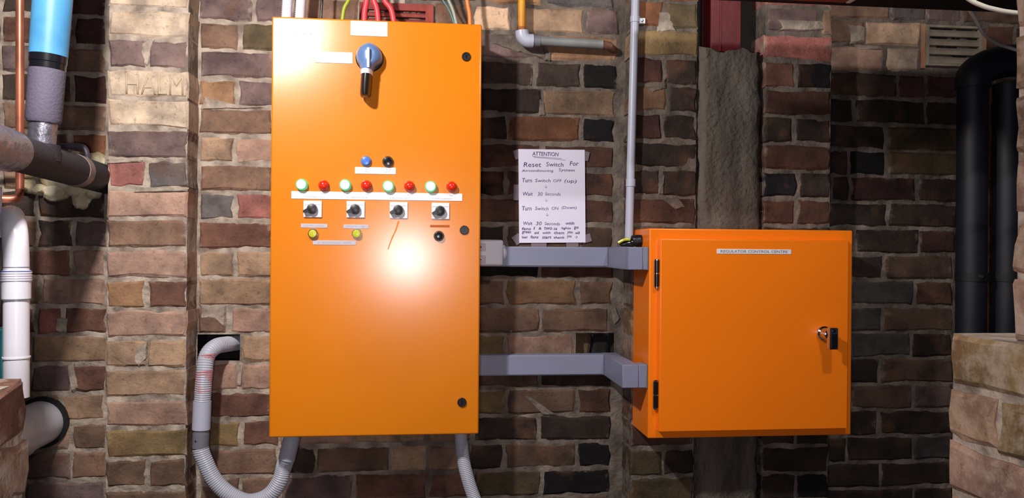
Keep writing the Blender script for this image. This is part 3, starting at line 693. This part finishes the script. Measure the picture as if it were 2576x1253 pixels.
YC = -.11
def cab(name, m, pix, r, label, group=None, Y=YC, top=None):
    pts = [at(x, y, Y) for x, y in pix]
    last = pts[-1]; pts[-1] = Vector((last.x, Y, PZ1+.001))
    o = tube(name, m, spline(pts, .01), r, seg=10); return tag(o, label, 'cable', group)
for i, (x0, x1, lab) in enumerate(((724, 720, 'white ribbed conduit entering the panel top at its left corner'), (759, 754, 'white ribbed conduit on the panel top, second from the left corner'))):
    top = at(x0+2, -60, YC); b = at(x1, 36, YC); b.z = PZ1+.022
    t = thing('flexible_conduit', lab, 'conduit', (b.x, YC, PZ1), 'white conduits above the panel')
    ribbed('corrugated_hose', M_WPVC, [top+Vector((.004, .02, .12)), top, (top+b)/2, b], .0145, .006, .14, t)
    lathe('gland_nut', M_WPVC, [(.0185, 0), (.0185, .014), (.0165, .018), (.0165, .024), (.013, .027)], (b.x, YC, PZ1+.0005), (0, 0, 1), t, 8)
cab('earth_cable', M_GREENYEL, [(900, -70), (886, -25), (875, 4), (865, 24), (859, 50)], .0058, 'green and yellow earth cable curving into the panel top')
cab('power_cable', M_RED, [(925, -80), (922, 0), (917, 30), (916, 50)], .0086, 'leftmost of the three red cables entering the panel top', 'red power cables')
cab('power_cable', M_RED, [(938, -80), (938, -10), (948, 24), (953, 52)], .0084, 'middle of the three red cables entering the panel top', 'red power cables')
cab('power_cable', M_RED, [(955, -90), (965, -6), (984, 24), (994, 56)], .0084, 'rightmost of the three red cables entering the panel top', 'red power cables')
cab('thin_cable', M_BLACKGLOSS, [(812, -70), (810, 0), (808, 26), (807, 46)], .0040, 'thin black cable entering the panel top between white and green ones')
cab('control_cable', M_TEALC, [(1110, -60), (1127, -4), (1140, 28), (1153, 60)], .0050, 'pale grey green cable entering the panel top near its right end')
cab('control_cable', M_TEAL2, [(1088, -60), (1112, -4), (1132, 30), (1150, 60)], .0032, 'thin teal cable beside the pale grey green one')
cab('orange_cable', M_ORANGE, [(1170, -80), (1175, 0), (1181, 36), (1183, 64)], .0064, 'orange cable entering the panel top at its right corner')
gland(1169, 52, .014, .016); gland(953, 52, .013, .010); gland(812, 42, .013, .010)

# ------------------------------------------------------------------ flexible conduits under the panel
YF = -.10
t = thing('flexible_conduit', 'looped grey flexible conduit running from the wall hole to the panel underside', 'conduit', at(620, 1262, YF))
def fp(x, y, Y=YF): return at(x, y, Y)
ribbed('upper_hose', M_FLEX, [fp(600, 862, .10), fp(570, 866, .0), fp(543, 872, -.05), fp(521, 895, -.085), fp(514, 940, YF), fp(509, 1012, YF)], .0235, .0065, .07, t)
for (ya, yb_) in ((892, 908), (934, 986)):
    bm = bmesh.new(); y = ya
    while y < yb_:                                   # red print round the hose
        cxp = 521+(y-895)*(514-521)/45 if y < 940 else 514+(y-940)*(509-514)/72
        p = at(cxp, y, -.088 if y < 910 else YF); tube_bm(bm, [p, p+Vector((.0004, -.0004, -.0032))], .02425, 16, False); y += 6.2
    from_bm('red_marking', bm, M_INKRED, t, True)['kind'] = 'stuff'
ca, cb = fp(509, 1010), fp(506, 1080)
tube('coupling_sleeve', M_GREYPVC, [ca, cb], .0262, t, 24)
cc = fp(504, 1126); tube('threaded_connector', M_DGREY, [cb, cb+(cc-cb)*.2, cb+(cc-cb)*.21, cc], [.0225, .0225, .0238, .0238], t, 24)
lathe('connector_screw', M_CHROME, [(.004, 0), (.004, .004), (0, .005)], at(494, 1110, YF-.018), (-.5, -.85, 0), t, 10)
pz = Vector((xat(735, -.12, PZ0), -.12, PZ0))
ribbed('lower_hose', M_FLEX, [cc, fp(512, 1152), fp(538, 1205), fp(577, 1243), fp(626, 1262), fp(674, 1248), fp(703, 1212), fp(715, 1172), fp(722, 1150, -.12)], .0235, .0065, .07, t)
tube('end_sleeve', M_FLEX, [fp(721, 1156, -.12), pz+Vector((0, 0, -.018)), ], .0245, t, 20)
lathe('panel_gland', M_GREYPVC, [(.027, 0), (.027, .018), (.024, .022), (0, .022)], pz, (0, 0, -1), t, 20)
t = thing('flexible_conduit', 'grey flexible conduit leaving the panel underside near its right corner', 'conduit', at(1160, 1110, YF))
pz = Vector((xat(1159, -.12, PZ0), -.12, PZ0))
ribbed('hose', M_FLEX, [pz+Vector((0, 0, -.01)), fp(1163, 1141, -.12), fp(1174, 1194, -.12), fp(1193, 1253, -.12), fp(1222, 1320, -.12), fp(1270, 1390, -.11)], .0195, .0055, .07, t)
lathe('panel_gland', M_GREYPVC, [(.0225, 0), (.0225, .016), (.020, .02), (0, .02)], pz, (0, 0, -1), t, 20)

# ------------------------------------------------------------------ small orange box
YBX = -.290; YD = -.312
BX0, BX1, BZ0, BZ1 = .664, 1.290, .955, 1.560
bx0, bx1 = xat(1632, YBX, 1.25), xat(2143, YBX, 1.25)
bz1, bz0_ = at(1880, 577, YBX).z, at(1880, 1099, YBX).z
rbox = thing('regulator_box', 'square orange wall box with side hinges and a chrome handle', 'electrical box', ((bx0+bx1)/2, -.2, bz0_))
box('box_body', M_BOX, bx0, bx1, YBX, -.112, bz0_, bz1, .004, rbox, seg=3)
dx0, dx1 = xat(1660, YD, 1.25), xat(2134, YD, 1.25); dz1, dz0 = at(1900, 603, YD).z, at(1900, 1083, YD).z
box('door', M_BOX, dx0, dx1, YD, YBX-.001, dz0, dz1, .003, rbox, seg=3)
lp, e = plate('name_plate', M_WHITE, 1803, 627, 1990, 639, .0015, rbox, YD)
text('lettering', M_INK, 'REGULATOR CONTROL CENTRE', (e[0]+(e[1]-e[0])*.05, YD-.0016, e[2]+(e[3]-e[2])*.24), (e[3]-e[2])*.54, lp, width=(e[1]-e[0])*.9)
for ya, yb_ in ((652, 724), (958, 1030)):
    z1, z0 = at(1650, ya, YBX-.012).z, at(1650, yb_, YBX-.012).z; xx = xat(1651, YBX-.010, 1.2)
    h = tube('hinge', M_BLACKGLOSS, [(xx, YBX-.009, z0), (xx, YBX-.009, z1)], .0068, rbox, 14)
    box('leaf', M_BLACKGLOSS, xx-.006, xx+.008, YBX-.006, YBX+.0005, z0+.002, z1-.002, .001, h)
    for zz in (z0, (z0+z1)/2-.002, z1-.0035): tube('pin_ring', M_CHROME, [(xx, YBX-.009, zz), (xx, YBX-.009, zz+.0035)], .0074, h, 14)
hb = at(2070, 838, YD)
hd = lathe('door_handle', M_CHROME, [(.021, 0), (.021, .010), (.017, .014), (.017, .045), (.012, .048), (0, .048)], hb, NY, rbox, 24)
hd['label'] = 'chrome swing handle'
box('handle_grip', M_CHROME, hb.x-.012, hb.x+.015, YD-.064, YD-.044, hb.z-.042, hb.z+.022, .004, hd)
box('grip_inlay', M_BLACKGLOSS, hb.x-.006, hb.x+.011, YD-.0660, YD-.0635, hb.z-.037, hb.z+.004, .001, hd)
lathe('keyhole', M_BLACKGLOSS, [(.005, 0), (.005, .0018), (0, .0018)], (hb.x+.002, YD-.064, hb.z+.012), NY, hd, 14)
# black gland with its yellow tipped lead, in the box's left side
gy = -.20; gz = at(1600, 606, -.2).z
t = thing('cable_gland', 'black cable gland with a yellow edged lead on the box side', 'cable gland', (bx0, gy, gz))
lathe('gland_body', M_BLACK, [(.0185, 0), (.0185, .016), (.0165, .022), (.0165, .03)], (bx0+.001, gy, gz), (-1, 0, 0), t, 12)
lathe('cap', M_BLACKGLOSS, [(.015, .028), (.015, .034), (.010, .040), (.006, .066), (0, .070)], (bx0+.001, gy, gz-.004), (-1, 0, -.1), t, 14)
tube('yellow_lead', M_BTN_YEL, spline([(bx0-.038, gy-.012, gz+.004), (bx0-.055, gy-.012, gz+.003), (bx0-.072, gy-.006, gz-.006)], .004), .0045, t, 8)

# ------------------------------------------------------------------ trunking between panel and box
def trunk(label, ya, yb_, xb_px, xf_px, sl, x_start):
    YR = -.048
    z1 = at(1400, ya, YR).z; z0 = at(1400, yb_, YR).z
    Xc = xat(xb_px, YR, (z0+z1)/2); Yf = atX(xf_px, proj((Xc, -.28, (z0+z1)/2))[1], Xc).y
    Yf = max(Yf, -.285)
    t = thing('cable_trunking', label, 'trunking', ((x_start+Xc)/2, -.02, z0), 'grey trunking between panel and box')
    box('wall_run', M_TRUNK, x_start, Xc+.045, YR+.002, -.003, z0, z1, .002, t)
    r = box('return_run', M_TRUNK, Xc, Xc+.048, Yf, -.003, z0-.001, z1+.001, .002, t)
    o = box('box_entry', M_TRUNK, Xc+.0485, bx0-.0005, Yf, Yf+.05, z0-.001, z1+.001, .002, t)
    box('lid', M_TRUNK, x_start, Xc-.002, YR-.002, YR+.004, z0+.004, z1-.004, .001, t)
    box('joint_seam', M_DGREY, Xc-.004, Xc-.001, YR-.0025, YR, z0+.001, z1-.001, 0, t)
    box('joint_seam', M_DGREY, Xc+.0482, Xc+.0486, Yf, Yf+.04, z0, z1, 0, t)
    if sl: box('joint_seam', M_DGREY, Xc-.0005, Xc+.004, Yf-.0006, Yf+.004, z0+.001, z1-.001, 0, t)
    box('end_collar', M_DGREY, bx0-.006, bx0-.001, Yf-.001, Yf+.051, z0-.002, z1+.002, .001, t)
    return z0, z1
tz0, tz1 = trunk('upper run of grey plastic trunking below the handwritten notice', 621, 672, 1530, 1581, True, xat(1262, -.04, 1.47))
trunk('lower run of grey plastic trunking between the panel and the box', 893, 945, 1520, 1575, False, PX1+.001)
# clear sided junction box beside the panel
jx1 = xat(1268, -.07, 1.47); jz1, jz0 = at(1240, 603, -.07).z, at(1240, 671, -.07).z
t = thing('junction_box', 'pale grey plastic junction box between the panel and the upper trunking', 'junction box', ((PX1+jx1)/2, -.035, jz0))
box('base', M_JBOX, PX1+.001, jx1, -.050, -.003, jz0, jz1, .008, t, seg=3)
box('cover', M_JBOX, PX1+.002, jx1-.004, -.078, -.051, jz0+.003, jz1-.003, .006, t, seg=3)
lathe('outlet_boss', M_JBOX, [(.026, 0), (.026, .006), (.020, .012), (0, .012)], (jx1-.001, -.03, (jz0+jz1)/2), (1, 0, 0), t, 18)
for zz in (.27, .72):
    z = jz0+(jz1-jz0)*zz; w_ = box('window', M_GLASS, PX1+.006, PX1+.028, -.0792, -.0775, z-.013, z+.013, .0006, t)
    lathe('cover_screw', M_CHROME, [(.0035, 0), (.0035, .002), (.002, .003), (0, .003)], (PX1+.011, -.0788, z+.001), NY, w_, 10)

# ------------------------------------------------------------------ handwritten notice
YN = -.008
na, nb, nc, nd = at(1304, 375, YN), at(1471, 377, YN), at(1473, 610, YN), at(1306, 611, YN)
notice = thing('paper_notice', 'white handwritten notice headed attention taped to the brick wall', 'notice', (nd.x, YN, nd.z))
bm = bmesh.new(); n = 8; Gr = []
for i in range(n+1):
    row = []
    for k in range(n+1):
        u, v = i/n, k/n; p = (na*(1-u)+nb*u)*(1-v)+(nd*(1-u)+nc*u)*v
        p.y = YN-.0012*math.sin(u*PI)*math.sin(v*PI); row.append(bm.verts.new(p))
    Gr.append(row)
for i in range(n):
    for k in range(n): bm.faces.new((Gr[i][k], Gr[i][k+1], Gr[i+1][k+1], Gr[i+1][k]))
r = bmesh.ops.extrude_face_region(bm, geom=bm.faces[:])
for e_ in r['geom']:
    if isinstance(e_, bmesh.types.BMVert): e_.co.y += .0006
sheet = from_bm('sheet', bm, M_PAPER, notice, True)
YT = YN-.0016
def zp(zx, zy): return at(1290+zx/4.82, 360+zy/4.82, YT)     # position inside the sheet
def word(s, x0, x1, y, h, th=-.004):
    a = zp(x0, y); b = zp(x1, y); hh = zp(x0, y-h).z-a.z
    text('handwriting', M_PEN, s, (a.x, YT, a.z), hh, sheet, width=b.x-a.x, shear=.12, thin=th, rot=random.uniform(-.02, .03), extrude=.0001)
word('ATTENTION', 235, 552, 150, 48)
P = []
for a, b in (((236, 160), (592, 186)), ((250, 170), (636, 206))):
    p, q = zp(*a), zp(*b); P.append([(p.x, p.z), (q.x, q.z)])
for s, x0, x1, y, h in (('Reset', 130, 342, 288, 56), ('Switch', 402, 612, 280, 50), ('For', 690, 796, 272, 52), ('Airconditioning', 110, 492, 356, 38), ('System', 555, 748, 350, 44),
        ('Turn', 112, 230, 474, 50), ('Switch', 270, 456, 472, 40), ('OFF', 490, 592, 474, 34), ('(up)', 625, 772, 488, 52), ('Wait', 120, 242, 636, 44), ('30', 300, 360, 638, 42), ('Seconds', 390, 578, 634, 38),
        ('Turn', 112, 226, 816, 52), ('Switch', 270, 432, 810, 40), ('ON', 470, 552, 808, 36), ('(Down)', 592, 772, 808, 44), ('Wait', 125, 236, 992, 40), ('30', 280, 350, 994, 42), ('Seconds', 385, 570, 992, 36)):
    word(s, x0, x1, y, h)
for (x, y) in ((398, 545), (403, 708), (414, 884)):
    a, b, l, r_ = zp(x, y-38), zp(x+4, y), zp(x-16, y-18), zp(x+22, y-18)
    P += [[(a.x, a.z), (b.x, b.z)], [(l.x, l.z), (b.x, b.z), (r_.x, r_.z)]]
for y, ws in ((990, ((640, 745, 'with'),)), (1050, ((110, 218, 'fans'), (252, 268, '1'), (312, 346, '&'), (380, 476, 'two'), (495, 538, 'is'), (590, 702, 'lights'), (740, 796, 'go'))), (1102, ((110, 218, 'green'), (262, 316, 'and'), (360, 456, 'with'), (500, 622, 'them'), (660, 726, 'you'), (756, 812, 'will'))), (1156, ((110, 182, 'hear'), (216, 310, 'fans'), (356, 466, 'start'), (495, 628, 'thank'), (656, 712, 'you'), (752, 782, ':)')))):
    for x0, x1, s_ in ws: word(s_, x0, x1, y+random.uniform(-3, 3), random.uniform(28, 36), .004)
strokes('handwriting', M_PEN, P, YT-.0001, .0007, sheet)['kind'] = 'stuff'
for (x, y, w_, h_, ro) in ((1302, 388, .022, .030, .3), (1473, 392, .024, .030, -.2), (1302, 602, .026, .03, .6), (1476, 600, .03, .026, .3), (1300, 484, .020, .05, 0), (1356, 612, .05, .022, 0), (1440, 614, .04, .02, .1)):
    p = at(x, y, YN); bm = bmesh.new(); cs, sn = math.cos(ro), math.sin(ro)
    q = [(-w_/2, -h_/2), (w_/2, -h_/2), (w_/2, h_/2), (-w_/2, h_/2)]
    f = bm.faces.new([bm.verts.new((p.x+a*cs-b*sn, YN+.0035, p.z+a*sn+b*cs)) for a, b in q])
    r = bmesh.ops.extrude_face_region(bm, geom=[f])
    for e_ in r['geom']:
        if isinstance(e_, bmesh.types.BMVert): e_.co.y -= .0004
    from_bm('tape', bm, M_TAPECLEAR, notice)

# ------------------------------------------------------------------ vertical conduit on the right pier
YV = -.135
t = thing('conduit_pipe', 'straight pale grey conduit clipped down the right pier to the orange box', 'conduit', at(1583, 600, YV))
p0, p1 = at(1600, -60, YV), at(1582, 603, YV)
top = p0+(p0-p1)*.4
tube('pipe', M_GREYPVC, [top, p1], .0128, t, 20)
pc = at(1586.5, 460, YV); dv = (p0-p1).normalized()
tube('coupling', M_GREYPVC, [pc-dv*.012, pc-dv*.011, pc+dv*.011, pc+dv*.012], [.0135, .0150, .0150, .0135], t, 20)
pc = at(1597, 49, YV)
cl = tube('saddle_clip', M_GREYPVC, [pc-dv*.009, pc+dv*.009], .0150, t, 20)
xx = at(1622, 47, -.114).x; box('clip_tab', M_WPVC, pc.x, xx, -.1225, -.1115, pc.z-.008, pc.z+.010, .002, cl)
lathe('clip_screw', M_CHROME, [(.0045, 0), (.004, .0025), (0, .003)], ((pc.x+xx)/2+.008, -.1225, pc.z+.001), NY, cl, 12)

# ------------------------------------------------------------------ grey wall pipe and yellow pipe
YG = -.045
t = thing('wall_pipe', 'grey pipe along the wall with a pale elbow, right of the panel top', 'pipe', at(1330, 100, YG))
ga, gb = at(1345, 103, YG), at(1516, 112, YG)
tube('pipe_run', M_DULLPIPE if False else mat('weathered_grey_pipe', (140, 144, 142), .5, rgb2=(104, 102, 104), scale=6), [ga+Vector((-.02, 0, .002)), gb], .0150, t, 18)
tube('end_stub', mat('rusted_pipe_end', (112, 76, 58), .8), [gb, gb+Vector((.022, .004, -.003)), gb+Vector((.05, .05, -.006))], [.0135, .0135, .0125], t, 14)
ge = [at(1313, 78, YG), at(1315, 92, YG), at(1326, 102, YG), at(1341, 103, YG)]
tube('elbow', M_GREYPVC, spline(ge, .005), .0215, t, 18)
tube('collar', M_DGREY, [at(1338, 103, YG), at(1358, 104, YG)], .0175, t, 18)
yt = thing('gas_pipe', 'short vertical yellow pipe dropping into the grey elbow', 'pipe', at(1313, 78, YG))
tube('pipe', M_YELLOW, [at(1312, -70, YG), at(1313, 74, YG)], .0118, yt, 16)
tube('end_collar', mat('rusty_collar', (150, 84, 30), .7), [at(1313, 68, YG), at(1313, 77, YG)], .0124, yt, 16)
sc = at(1284, 832, -.004); s_ = tag(lathe('wall_screw', M_CHROME, [(.005, 0), (.005, .004), (.003, .006), (0, .006)], sc, NY, None, 12), 'small metal screw head in the mortar between panel and box', 'screw')

# ------------------------------------------------------------------ vents
def vent(name, label, mat_f, x0, y0, x1, y1, slots, par, fr=.014, side=.02):
    a, b = at(x0, (y0+y1)/2, 0), at(x1, (y0+y1)/2, 0); z1, z0 = at((x0+x1)/2, y0, 0).z, at((x0+x1)/2, y1, 0).z
    t = thing(name, label, 'vent', ((a.x+b.x)/2, 0, z0))
    bm = bmesh.new()
    bbox(bm, a.x, a.x+side, -.010, .02, z0, z1, .002); bbox(bm, b.x-side, b.x, -.010, .02, z0, z1, .002)
    bbox(bm, a.x+side-.001, b.x-side+.001, -.0096, .02, z1-fr, z1, .001); bbox(bm, a.x+side-.001, b.x-side+.001, -.0096, .02, z0, z0+fr, .001)
    from_bm('frame', bm, mat_f, t, True, True)
    box('dark_backing', M_CAVITY, a.x+.004, b.x-.004, .004, .0055, z0+.004, z1-.004, 0, t)
    H = (z1-z0-2*fr); p = H/slots
    for i in range(slots):
        zz = z0+fr+p*i; bm = bmesh.new()
        q = [(-.0085, zz+p*.02), (-.0085, zz+p*.46), (.002, zz+p*.80), (.003, zz+p*.02)]
        A = [bm.verts.new((a.x+side-.002, y, z)) for y, z in q]; B = [bm.verts.new((b.x-side+.002, y, z)) for y, z in q]
        bm.faces.new(A); bm.faces.new(B[::-1])
        for k in range(4): bm.faces.new((A[k], A[(k+1) % 4], B[(k+1) % 4], B[k]))
        from_bm('slat', bm, mat_f, t)
    return t
vent('air_vent', 'dusty cream louvred air vent in the shaded wall at the upper right', M_VENT, 2326, 66, 2468, 168, 4, None, fr=.008, side=.012)
vent('air_vent', 'red terracotta air vent in the wall just above the panel', M_TERRA, 904, 10, 1091, 78, 2, None, fr=.022, side=.026)
for (x0, x1, y0, y1) in ((2315, 2327, 60, 172),):
    a, b = at(x0, 110, 0), at(x1, 110, 0); z1, z0 = at(x0, y0, 0).z, at(x0, y1, 0).z
    mortar_sheet('rust_stained_mortar', a.x, b.x, z0, z1, -.003, parent=wall_r, amp=.002, mate=M_RUST, step=.006)
a, b = at(2467, 110, 0), at(2480, 110, 0); mortar_sheet('rust_stained_mortar', a.x, b.x, at(2470, 172, 0).z, at(2470, 82, 0).z, -.003, parent=wall_r, amp=.002, mate=M_RUST, step=.006)

# ------------------------------------------------------------------ pipes at the left
XR, ZR = -.945, at(258, 452, 0).z
tee = at(100, 402, -.5); ZT = tee.z; XT = tee.x
lag = thing('insulated_pipe', 'blue sleeved pipe over a black lagged tee running into the left wall', 'pipe', (XT, -.5, ZT))
def yy(Y): return Vector((XT+(XR-XT)*(Y+.5)/.5, Y, ZT+(ZR-ZT)*(Y+.5)/.5))
tube('black_lagging', M_FOAMBLACK, [yy(.03), yy(-.30), yy(-.68)], [.043, .043, .043], lag, 24)
tube('grey_tape_band', mat('dusty_grey_tape', (132, 112, 112), .5), [yy(-.235), yy(-.275)], .0448, lag, 24)
fp_ = [yy(-.65), yy(-.665), yy(-.70), yy(-.9), yy(-1.3)]
tube('foil_wrap', M_FOIL, fp_, [.045, .048, .049, .049, .049], lag, 24)
up = at(137, -60, -.5)-at(104, 372, -.5); up.normalize(); base = at(102, 402, -.5)
def vv(py): 
    L_ = (at(110, 402, -.5).z-at(110, py, -.5).z); return base + up*(-L_/up.z)
tube('tee_branch', M_FOAMBLACK, [base, vv(362)], [.044, .0415], lag, 24)
tube('foil_section', M_FOIL, [vv(364), vv(306)], .0315, lag, 24)
tube('grey_lagging', M_FOAMGREY, [vv(309), vv(300), vv(176)], [.036, .0405, .0415], lag, 24)
tube('black_tape', M_TAPE, [vv(182), vv(160), vv(158), vv(132)], [.0408, .0408, .0424, .0424], lag, 24)
tube('blue_sleeve', M_BLUE, [vv(140), vv(60), vv(-120), vv(-300)], [.0432, .0440, .0448, .0450], lag, 24)
cp = thing('copper_pipe', 'thin upright copper pipe left of the blue sleeved pipe', 'pipe', at(50, 470, -.42))
tube('pipe', M_COPPER, [at(50, -120, -.42), at(50, 480, -.42), ], .0098, cp, 14)
tube('bend', M_COPPER, spline([at(50, 478, -.42), at(48, 492, -.43), at(34, 500, -.44), at(-30, 500, -.46)], .006), .0098, cp, 12)
th = thing('thin_pipe', 'thin dull pipe bending down into the foam beside the left pier', 'pipe', at(215, 370, -.16))
tube('pipe', M_DULLPIPE, spline([at(-60, 372, -.16), at(40, 371, -.16), at(140, 369, -.16), at(196, 368, -.16), at(212, 373, -.16), at(218, 388, -.16), at(219, 406, -.16)], .006), .0088, th, 14)
tube('elbow_collar', M_DULLPIPE, [at(218, 386, -.16), at(219, 396, -.158)], .0105, th, 14)
# expanding foam round the pipe entry: one lumpy mass
def blob(bm, c, rx, ry, rz, seed):
    t = bmesh.new(); bmesh.ops.create_icosphere(t, subdivisions=3, radius=1)
    for v in t.verts:
        d = 1+.28*noise.noise(v.co*1.7+Vector((seed, 0, 0)))+.14*noise.noise(v.co*4+Vector((0, seed, 0)))
        v.co = Vector(c)+Vector((v.co.x*rx*d, v.co.y*ry*d, v.co.z*rz*d))
    me = bpy.data.meshes.new('t'); t.to_mesh(me); t.free(); bm.from_mesh(me); bpy.data.meshes.remove(me)
bm = bmesh.new()
for i, (px, py, rx, rz) in enumerate(((190, 398, .030, .022), (243, 408, .030, .028), (70, 468, .026, .022), (98, 478, .028, .018), (140, 486, .036, .024), (190, 480, .040, .022), (205, 500, .026, .030), (236, 484, .024, .022), (160, 440, .07, .05), (225, 445, .05, .05))):
    p = at(px, py, -.01); blob(bm, p, rx, .030, rz, i*3.3)
tag(from_bm('expanding_foam', bm, M_FOAM, None, True), 'lumpy cream expanding foam around the lagged pipe entry', 'foam')
# white waste pipe with its coupling
YW = -.62
wp = thing('waste_pipe', 'upright white plastic pipe with a ringed coupling near the left edge', 'pipe', at(40, 945, YW))
R_ = .0272
ctr = [at(28, 545, YW+.10), at(31, 552, YW+.05), at(36, 575, YW+.012), at(39, 610, YW), at(41, 690, YW), at(41, 1000, YW)]
tube('pipe', M_WPVC, spline([at(20, 546, YW+.22)]+ctr, .008), R_, wp, 24)
tube('socket', M_WPVC, [at(41, 680, YW), at(41, 681, YW), at(41, 752, YW), at(41, 753, YW)], [R_, R_+.0035, R_+.0030, R_], wp, 24)
for y in (686, 692, 698, 704): tube('ridge', M_WPVC, [at(41, y-1.5, YW), at(41, y+1.5, YW)], R_+.0052, wp, 24)
tube('blue_ring', mat('blue_line', (60, 70, 170), .4), [at(41, 681, YW), at(41, 683.5, YW)], R_+.0038, wp, 24)
tube('dark_ring', M_DGREY, [at(41, 671, YW), at(41, 673, YW)], R_+.0006, wp, 24); tube('dark_ring', M_DGREY, [at(41, 751, YW), at(41, 753.5, YW)], R_+.0032, wp, 24)
tube('cable_tie', M_WHITE, [at(41, 897, YW), at(41, 901, YW)], R_+.002, wp, 20)
# big white pipe into the wall
dc = at(106, 1062, 0)
dp = thing('drain_pipe', 'large white drain pipe entering the wall low at the left', 'pipe', dc)
tube('pipe', M_WPVC, [dc+Vector((0, .02, 0)), dc+Vector((0, -.4, 0))], .0655, dp, 32)
tube('socket', M_WPVC, [dc+Vector((0, -.16, 0)), dc+Vector((0, -.17, 0)), dc+Vector((0, -.5, 0))], [.0665, .0715, .0715], dp, 32)
tube('rubber_collar', M_RUBBER, [dc+Vector((0, .01, 0)), dc+Vector((0, -.012, 0))], .0775, dp, 32)
# machine at the very edge
mc = thing('pump_unit', 'teal and black machine casing at the far left edge beside the white pipe', 'machine', at(-40, 945, -.58))
a = at(19, 880, -.56); b = at(-120, 880, -.58)
box('teal_base', M_TEALBOX, b.x, a.x, -.576, -.556, .75, at(10, 826, -.58).z, .006, mc)
a2 = at(14, 700, -.56); box('black_housing', M_BLACK, b.x, a2.x, -.577, -.556, at(10, 825, -.58).z+.0005, at(10, 596, -.58).z, .008, mc)
for y in (765, 790): 
    z = at(5, y, -.585).z; box('vent_rib', M_CHROME, a2.x-.03, a2.x-.012, -.5792, -.576, z-.001, z+.001, 0, mc)
tube('riser', M_GREYPVC, [at(-10, 598, -.575), at(-10, 470, -.575)], .012, mc, 14)

# ------------------------------------------------------------------ black soil pipes at the right
YS = -.10
sp = thing('soil_pipe', 'black soil pipe with a broad top bend, left of the thin copper pipe', 'pipe', at(2444, 820, YS))
RS = .047
sb, stp = at(2443, 840, YS), at(2447, 215, YS)
sb.z = .6; sb.x = xat(2443, YS, 1.2)
tube('pipe', M_SOIL, [sb, stp], RS, sp, 28)
bend = [stp, stp+Vector((.002, 0, .03)), at(2462, 165, YS), at(2490, 150, YS-.0), at(2525, 142, YS), at(2620, 140, YS)]
tube('top_bend', M_SOIL, spline([stp+Vector((0, 0, -.01)), stp+Vector((.003, 0, .03)), at(2472, 172, YS), at(2510, 158, YS), at(2560, 152, YS), at(2680, 150, YS)], .01), RS*1.12, sp, 28)
zk = at(2450, 697, YS).z
tube('clamp_band', M_RUBBER, [Vector((sb.x, YS, zk-.013)), Vector((sb.x, YS, zk+.013))], RS+.004, sp, 28)
lathe('clamp_screw', M_CHROME, [(.005, 0), (.005, .006), (0, .007)], at(2467, 696, YS-.05), NY, sp, 12)
s2 = thing('soil_pipe', 'second black soil pipe, right of the thin copper pipe', 'pipe', at(2525, 820, YS))
q = xat(2532, YS, 1.4); tube('pipe', M_SOIL, [(q, YS, .6), (q, YS, at(2530, 212, YS).z)], RS, s2, 28)
tube('clamp_band', M_RUBBER, [(q, YS, zk-.013), (q, YS, zk+.013)], RS+.004, s2, 28)
q = xat(2484, -.06, 1.4); tag(tube('copper_pipe', M_COPPER, [(q, -.055, .6), (q, -.055, at(2484, 222, -.06).z)], .0085, None, 12), 'thin upright copper pipe between the two black soil pipes', 'pipe')
# white cables at the top right corner
tag(tube('wall_cable', M_CREAMC, spline([at(2370, -70, -.55), at(2420, 0, -.52), at(2450, 42, -.48), at(2475, 85, -.4), at(2505, 108, -.3), at(2545, 122, -.22), at(2640, 150, -.2)], .01), .0055, None, 10), 'white cable drooping down to the black pipe bend', 'cable', 'white cables at the top right')
tag(tube('wall_cable', M_CREAMC, spline([at(2370, -60, -.78), at(2432, -6, -.78), at(2470, 14, -.78), at(2505, 24, -.78), at(2545, 31, -.78), at(2640, 40, -.78)], .01), .0058, None, 10), 'white cable running across the black beam in the top right corner', 'cable', 'white cables at the top right')
